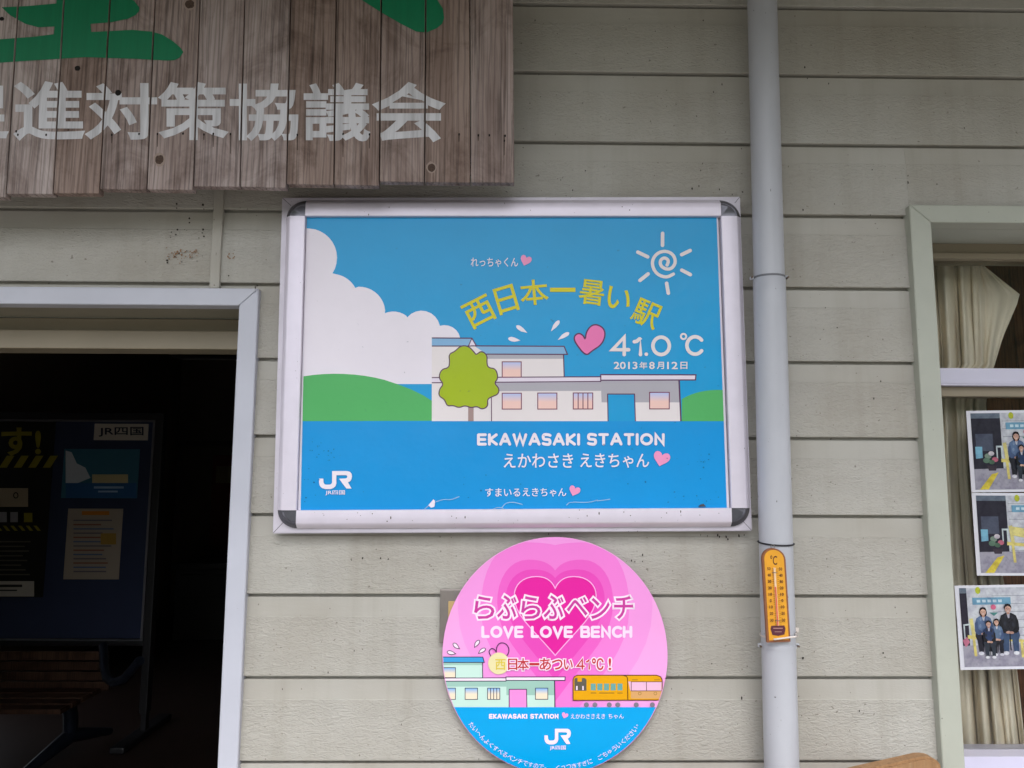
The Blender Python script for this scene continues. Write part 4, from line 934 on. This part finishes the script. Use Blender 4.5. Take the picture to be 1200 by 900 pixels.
photo((1138.2, 577.6), (1144.6, 674.4), -.3, 'middle printed snapshot on the window, one person on a yellow bench', 1)
photo((1118.2, 686.2), (1125.4, 785), 2.2, 'lowest printed snapshot on the window, four people seated side by side', 2)
# ================================================================== CURTAIN
cy0 = .23
def lerp_tab(tab, y):
    for (a_, b_), (c__, d_) in zip(tab, tab[1:]):
        if y <= c__: return b_+(d_-b_)*(y-a_)/(c__-a_)
    return tab[-1][1]
RTab = [(290, 1146), (306, 1147), (346, 1197), (395, 1176), (431, 1165), (470, 1157), (540, 1160), (640, 1172), (780, 1193), (870, 1203), (1100, 1215)]
LTab = [(290, 1076), (431, 1084), (700, 1098), (1100, 1116)]
NU, NV = 150, 60; vs = []
for j in range(NV+1):
    y = 298+(1000-298)*j/NV
    for i in range(NU+1):
        u = i/NU; flap = max(0, 1-abs(y-350)/75)
        lo, hi = lerp_tab(LTab, y), lerp_tab(RTab, y)
        mid = 1147+(y-300)*.03
        if y < 431 and hi > mid:
            px = lo+(mid-lo)*min(1, u/.72) if u < .72 else mid+(hi-mid)*(u-.72)/.28; amp = 1 if u < .72 else .25
        else: px = lo+(hi-lo)*u; amp = 1
        ph = u*2*math.pi*5.5+.7*math.sin(y*.010)+1.1*math.sin(u*9)
        f = math.sin(ph)+.38*math.sin(2.3*ph+1+y*.009)+.06*math.sin(5.1*ph)
        fold = .020*amp*f*(.55+.45*min(1, (y-298)/90))
        if 306 < y < 430: fold += .010*math.sin((px-1093)*.13+(y-300)*.05)*(1-u)
        vs.append(at(px+2.2*math.sin(ph+1.2)*amp, y, cy0+fold))
fsx = [(j*(NU+1)+i, j*(NU+1)+i+1, (j+1)*(NU+1)+i+1, (j+1)*(NU+1)+i) for j in range(NV) for i in range(NU)]
cu = mesh('curtain', vs, fsx, mottled('curtain_cloth', '#e6dac6', .85, 0, .12, 12, bumpd=.0002, bscale=700), None, None, True)
so = cu.modifiers.new('thick', 'SOLIDIFY'); so.thickness = .0015
tag(cu, 'beige pleated curtain hanging inside the window, one upper corner flipped aside', 'curtain')
# ================================================================== NOTICE BOARD IN THE WAITING ROOM
NY = 3.1
def npx(x, y, Y=NY): p = at(x, y, Y); return p
nb = thing('notice_board', 'dark blue notice board in a black frame on legs inside the waiting room', 'notice board', (npx(60, 870).x, NY, .124))
mNav = mottled('navy_felt', '#26304f', .8, 0, .1, 5); mFr = MT('black_frame', '#17161a', .5).m; mSil = MT('silver_edge', '#77757c', .4, .5).m
a, b = npx(-230, 490), npx(176, 748); box('panel', (a.x, NY, b.z), (b.x, NY+.03, a.z), mNav, nb)
e = .012; a, b = npx(-240, 488), npx(180, 750)
xR0, xR1 = npx(178, 600).x, npx(187, 600).x; zT0, zT1 = npx(100, 492).z, npx(100, 484).z
box('frame_rail', (a.x, NY-.02, zT0), (xR1, NY+.04, zT1), mFr, nb, .004)
box('frame_rail', (xR0, NY-.021, .25), (xR1, NY+.041, zT0-.0005), mFr, nb, .004)
box('frame_rail', (a.x-.05, NY-.021, .25), (a.x, NY+.041, zT1), mFr, nb, .004)
zB = b.z
box('frame_rail', (a.x, NY-.02, zB-.03), (xR0-.0005, NY+.04, zB), mFr, nb, .004)
box('edge_trim', (a.x, NY-.024, zT0-.012), (xR0-.0005, NY-.0005, zT0-.0005), mSil, nb)
box('edge_trim', (xR0-.014, NY-.0245, zB+.006), (xR0-.0006, NY-.0006, zT0-.0125), mSil, nb)
box('edge_trim', (a.x, NY-.0235, zB+.0005), (xR0-.0006, NY-.0004, zB+.0058), mSil, nb)
for x in (xR0+.01, a.x-.03): box('foot', (x-.03, NY-.3, .125), (x+.05, NY+.3, .16), mFr, nb, .01); box('leg', (x, NY-.01, .16), (x+.03, NY+.03, .3), mFr, nb)
def sheet(x0, y0, x1, y1, col, label, name='poster', cat='poster', dy=.004):
    a_, b_ = npx(x0, y0, NY-dy), npx(x1, y1, NY-dy); r = thing(name, label, cat, (a_.x, NY-dy, b_.z)); box('sheet', (a_.x, NY-dy, b_.z), (b_.x, NY-.001, a_.z), pr(col, .5, False), r); return r, Art(NY-dy-.001, .0003)
r, A = sheet(111, 496.5, 173, 516, '#c9beb2', 'small white railway name plate at the top right corner of the notice board', 'name_plate', 'name plate')
A.text('JR四国', 116, 500.5, 168, 511.5, pr('#191c33', .5, False), .02, 3); A.out('lettering', r)
r, A = sheet(75.5, 526, 160.5, 584, '#3a6f86', 'blue landscape poster with white cloud pinned below the name plate on the notice board')
A.poly([(77, 528), (84, 530), (90, 543), (100, 548), (106, 560), (77, 572)], pr('#c9cdd6', .5, False)); A.poly([(77, 566), (160, 566), (160, 583.5), (77, 583.5)], pr('#2c5f94', .5, False))
A.poly([(108, 556), (150, 556), (150, 566), (108, 566)], pr('#c9b98c', .5, False)); A.rect(110, 570, 145, 572.5, pr('#9cb6d6', .5, False)); A.rect(115, 575, 138, 577, pr('#9cb6d6', .5, False)); A.out('poster_print', r)
r, A = sheet(80, 596, 139, 679, '#a8998a', 'cream printed notice with orange heading on the lower part of the notice board')
A.rect(96, 599, 128, 603.5, pr('#c97a22', .5, False))
for i in range(13):
    A.rect(86, 609+i*5, 86+random.Random(i).uniform(30, 48), 610.6+i*5, pr(['#6d6470', '#8c5a4a', '#5a6a8c'][i % 3], .5, False))
A.rect(118, 625, 136, 638, pr('#a8843a', .5, False)); A.out('poster_print', r)
r, A = sheet(-60, 492, 50, 700, '#16140f', 'tall black poster with yellow lettering and hazard stripes, left on the notice board')
YL = pr('#93861f', .5, False)
A.text('ます!', -34, 502, 47, 533, YL, .03, 3)
for i in range(-4, 4): A.poly([(8+i*17, 534), (17+i*17, 534), (8+i*17, 548), (-1+i*17, 548)], YL)
A.rect(-58, 572, 33, 594, pr('#a8957c', .5, False)); A.stroke(ell(18.5, 580.5, 2.6, 3.2, 12), 1.2, pr('#1a1714', .5, False), True)
for x in (-12, -1, 12): A.rect(x, 600, x+9, 612, pr('#8f8b8e', .5, False))
A.rect(28, 601, 38, 612, YL)
for i in range(-4, 5): A.poly([(3+i*9, 616), (7+i*9, 616), (12+i*9, 622), (8+i*9, 622)], YL)
for i in range(8): A.rect(-55, 634+i*5.5, 36-(i*7) % 12, 635.6+i*5.5, pr('#5d584c', .5, False))
A.rect(-60, 681, 40, 699, pr('#b5aca2', .5, False)); A.rect(-30, 685, 26, 688, pr('#2c2828', .5, False)); A.rect(-30, 691, 20, 692.6, pr('#2c2828', .5, False)); A.out('poster_print', r)
# posters and counter by the far wall
def far(x, y, Y=6.8): return at(x, y, Y)
a, b = far(248, 533), far(276, 645); r = thing('wall_poster', 'reddish poster on the rear wall of the waiting room beside the door jamb', 'poster', (a.x, 6.85, b.z))
box('sheet', (a.x, 6.845, b.z), (b.x, 6.858, a.z), pr('#6d2d22', .6, False), r); box('poster_print', (a.x+.04, 6.843, a.z-.3), (b.x-.04, 6.8449, a.z-.12), pr('#8f7c5a', .6, False), r)
a, b = at(205, 660, 5.6), at(300, 790, 5.6)
r = thing('counter', 'dark low counter standing against the rear of the waiting room', 'counter', (a.x+.5, 5.6, .124))
mCt = mottled('dark_counter', '#2a2522', .6, 0, .2, 5)
box('body', (a.x, 5.62, .125), (min(b.x+.5, .15), 6.3, a.z-.05), mCt, r, .01); box('top', (a.x-.03, 5.58, a.z-.0495), (min(b.x+.5, .16), 6.34, a.z), mCt, r, .008)
for i in range(2): box('drawer', (a.x+.05+i*.45, 5.6, a.z-.3), (a.x+.45+i*.45, 5.6195, a.z-.1), mCt, r, .004)
# indoor bench ----------------------------------------------------------
bz = .124; by = 2.75
ib = thing('indoor_bench', 'slatted brown wooden bench on dark steel pedestal feet below the notice board', 'bench', (at(40, 860, by).x, by, bz))
mSl = wood('bench_slat', '#5a4234', '#3c2c22', '#6a5040', rough=.5); mLeg = MT('dark_steel', '#1d2330', .45, .4).m
xr_, xl_ = at(114, 790, by).x, at(-330, 790, by).x
for k in range(4):
    z = at(50, 768+k*12.5, by+.1).z; box('slat', (xl_, by+.1+k*.01, z-.026), (xr_, by+.12+k*.01, z+.02), mSl, ib, .004)
zs = at(50, 812, by).z
for k in range(4): box('slat', (xl_, by-.33+k*.1, zs-.012), (xr_, by-.25+k*.1, zs+.012), mSl, ib, .004)
for xx in (xr_-.12, xl_+.25):
    l_ = MB(); l_.tube([(xx, by-.05, zs-.02), (xx+.01, by-.03, zs-.1), (xx, by, .26)], .035, 10); l_.tube([(xx-.05, by-.32, .16), (xx, by, .24), (xx+.05, by+.32, .16)], [.02, .04, .02], 10); smooth_by_angle(l_.build('leg', mLeg, ib))
ar = MB(); ar.tube([at(x_, y_, by-.1*i_) for i_, (x_, y_) in enumerate([(121, 756), (122, 780), (125, 794), (133, 800), (145, 796), (164, 774)])], .022, 10); smooth_by_angle(ar.build('armrest', mLeg, ib))
# ================================================================== OUTDOOR BENCH (top of its backrest shows at the lower right)
BY = -.12
mBen = wood('yellow_pine', '#b08c66', '#8f6b49', '#c6a57e', rough=.5, dark_amt=.35)
pR = at(1099, 902, BY); pT = at(1074, 884.5, BY); pL = at(1008, 899.5, BY)
ben = thing('outdoor_bench', 'varnished pale wooden bench at the lower right, only the rounded end of its backrest showing', 'bench', (pR.x-.4, BY, .12))
sl = (pT.z-pL.z)/(pT.x-pL.x)
xe = pR.x; outl = [(pL.x-.16, pL.z-.16*sl)]+[(pL.x, pL.z), (pT.x, pT.z)]+[(pT.x+(xe-pT.x)*math.sin(t), pT.z-.018+.018*math.cos(t)+.002*math.sin(2*t)) for t in [math.pi/2*i/6 for i in range(1, 7)]]+[(xe, pT.z-.10), (pL.x-.16, pL.z-.16*sl-.09)]
o = MB().prism(outl, BY-.014, BY+.014).build('back_rail', mBen, ben)
bm = bmesh.new(); bm.from_mesh(o.data); bmesh.ops.bevel(bm, geom=[e_ for e_ in bm.edges if e_.calc_face_angle(0) > .8], offset=.004, segments=2, affect='EDGES'); bm.to_mesh(o.data); bm.free()
x0 = pL.x-.16; zb_ = pL.z-.16*sl
box('back_rail', (x0-.55, BY-.014, zb_-.089), (x0-.0005, BY+.014, zb_-.002), mBen, ben, .004)
for x in (xe-.09, x0-.5): box('leg', (x, BY+.0145, .121), (x+.05, BY+.055, zb_-.02), mBen, ben, .003); box('leg', (x, BY-.42, .121), (x+.05, BY-.37, .52), mBen, ben, .003); box('seat_bearer', (x+.001, BY-.369, .47), (x+.049, BY+.014, .52), mBen, ben, .003)
for k in range(4): box('seat_slat', (x0-.55, BY-.43+k*.11, .5205), (xe, BY-.335+k*.11, .545), mBen, ben, .004)
box('back_slat', (x0-.55, BY-.012, .70), (xe, BY+.012, .78), mBen, ben, .004)
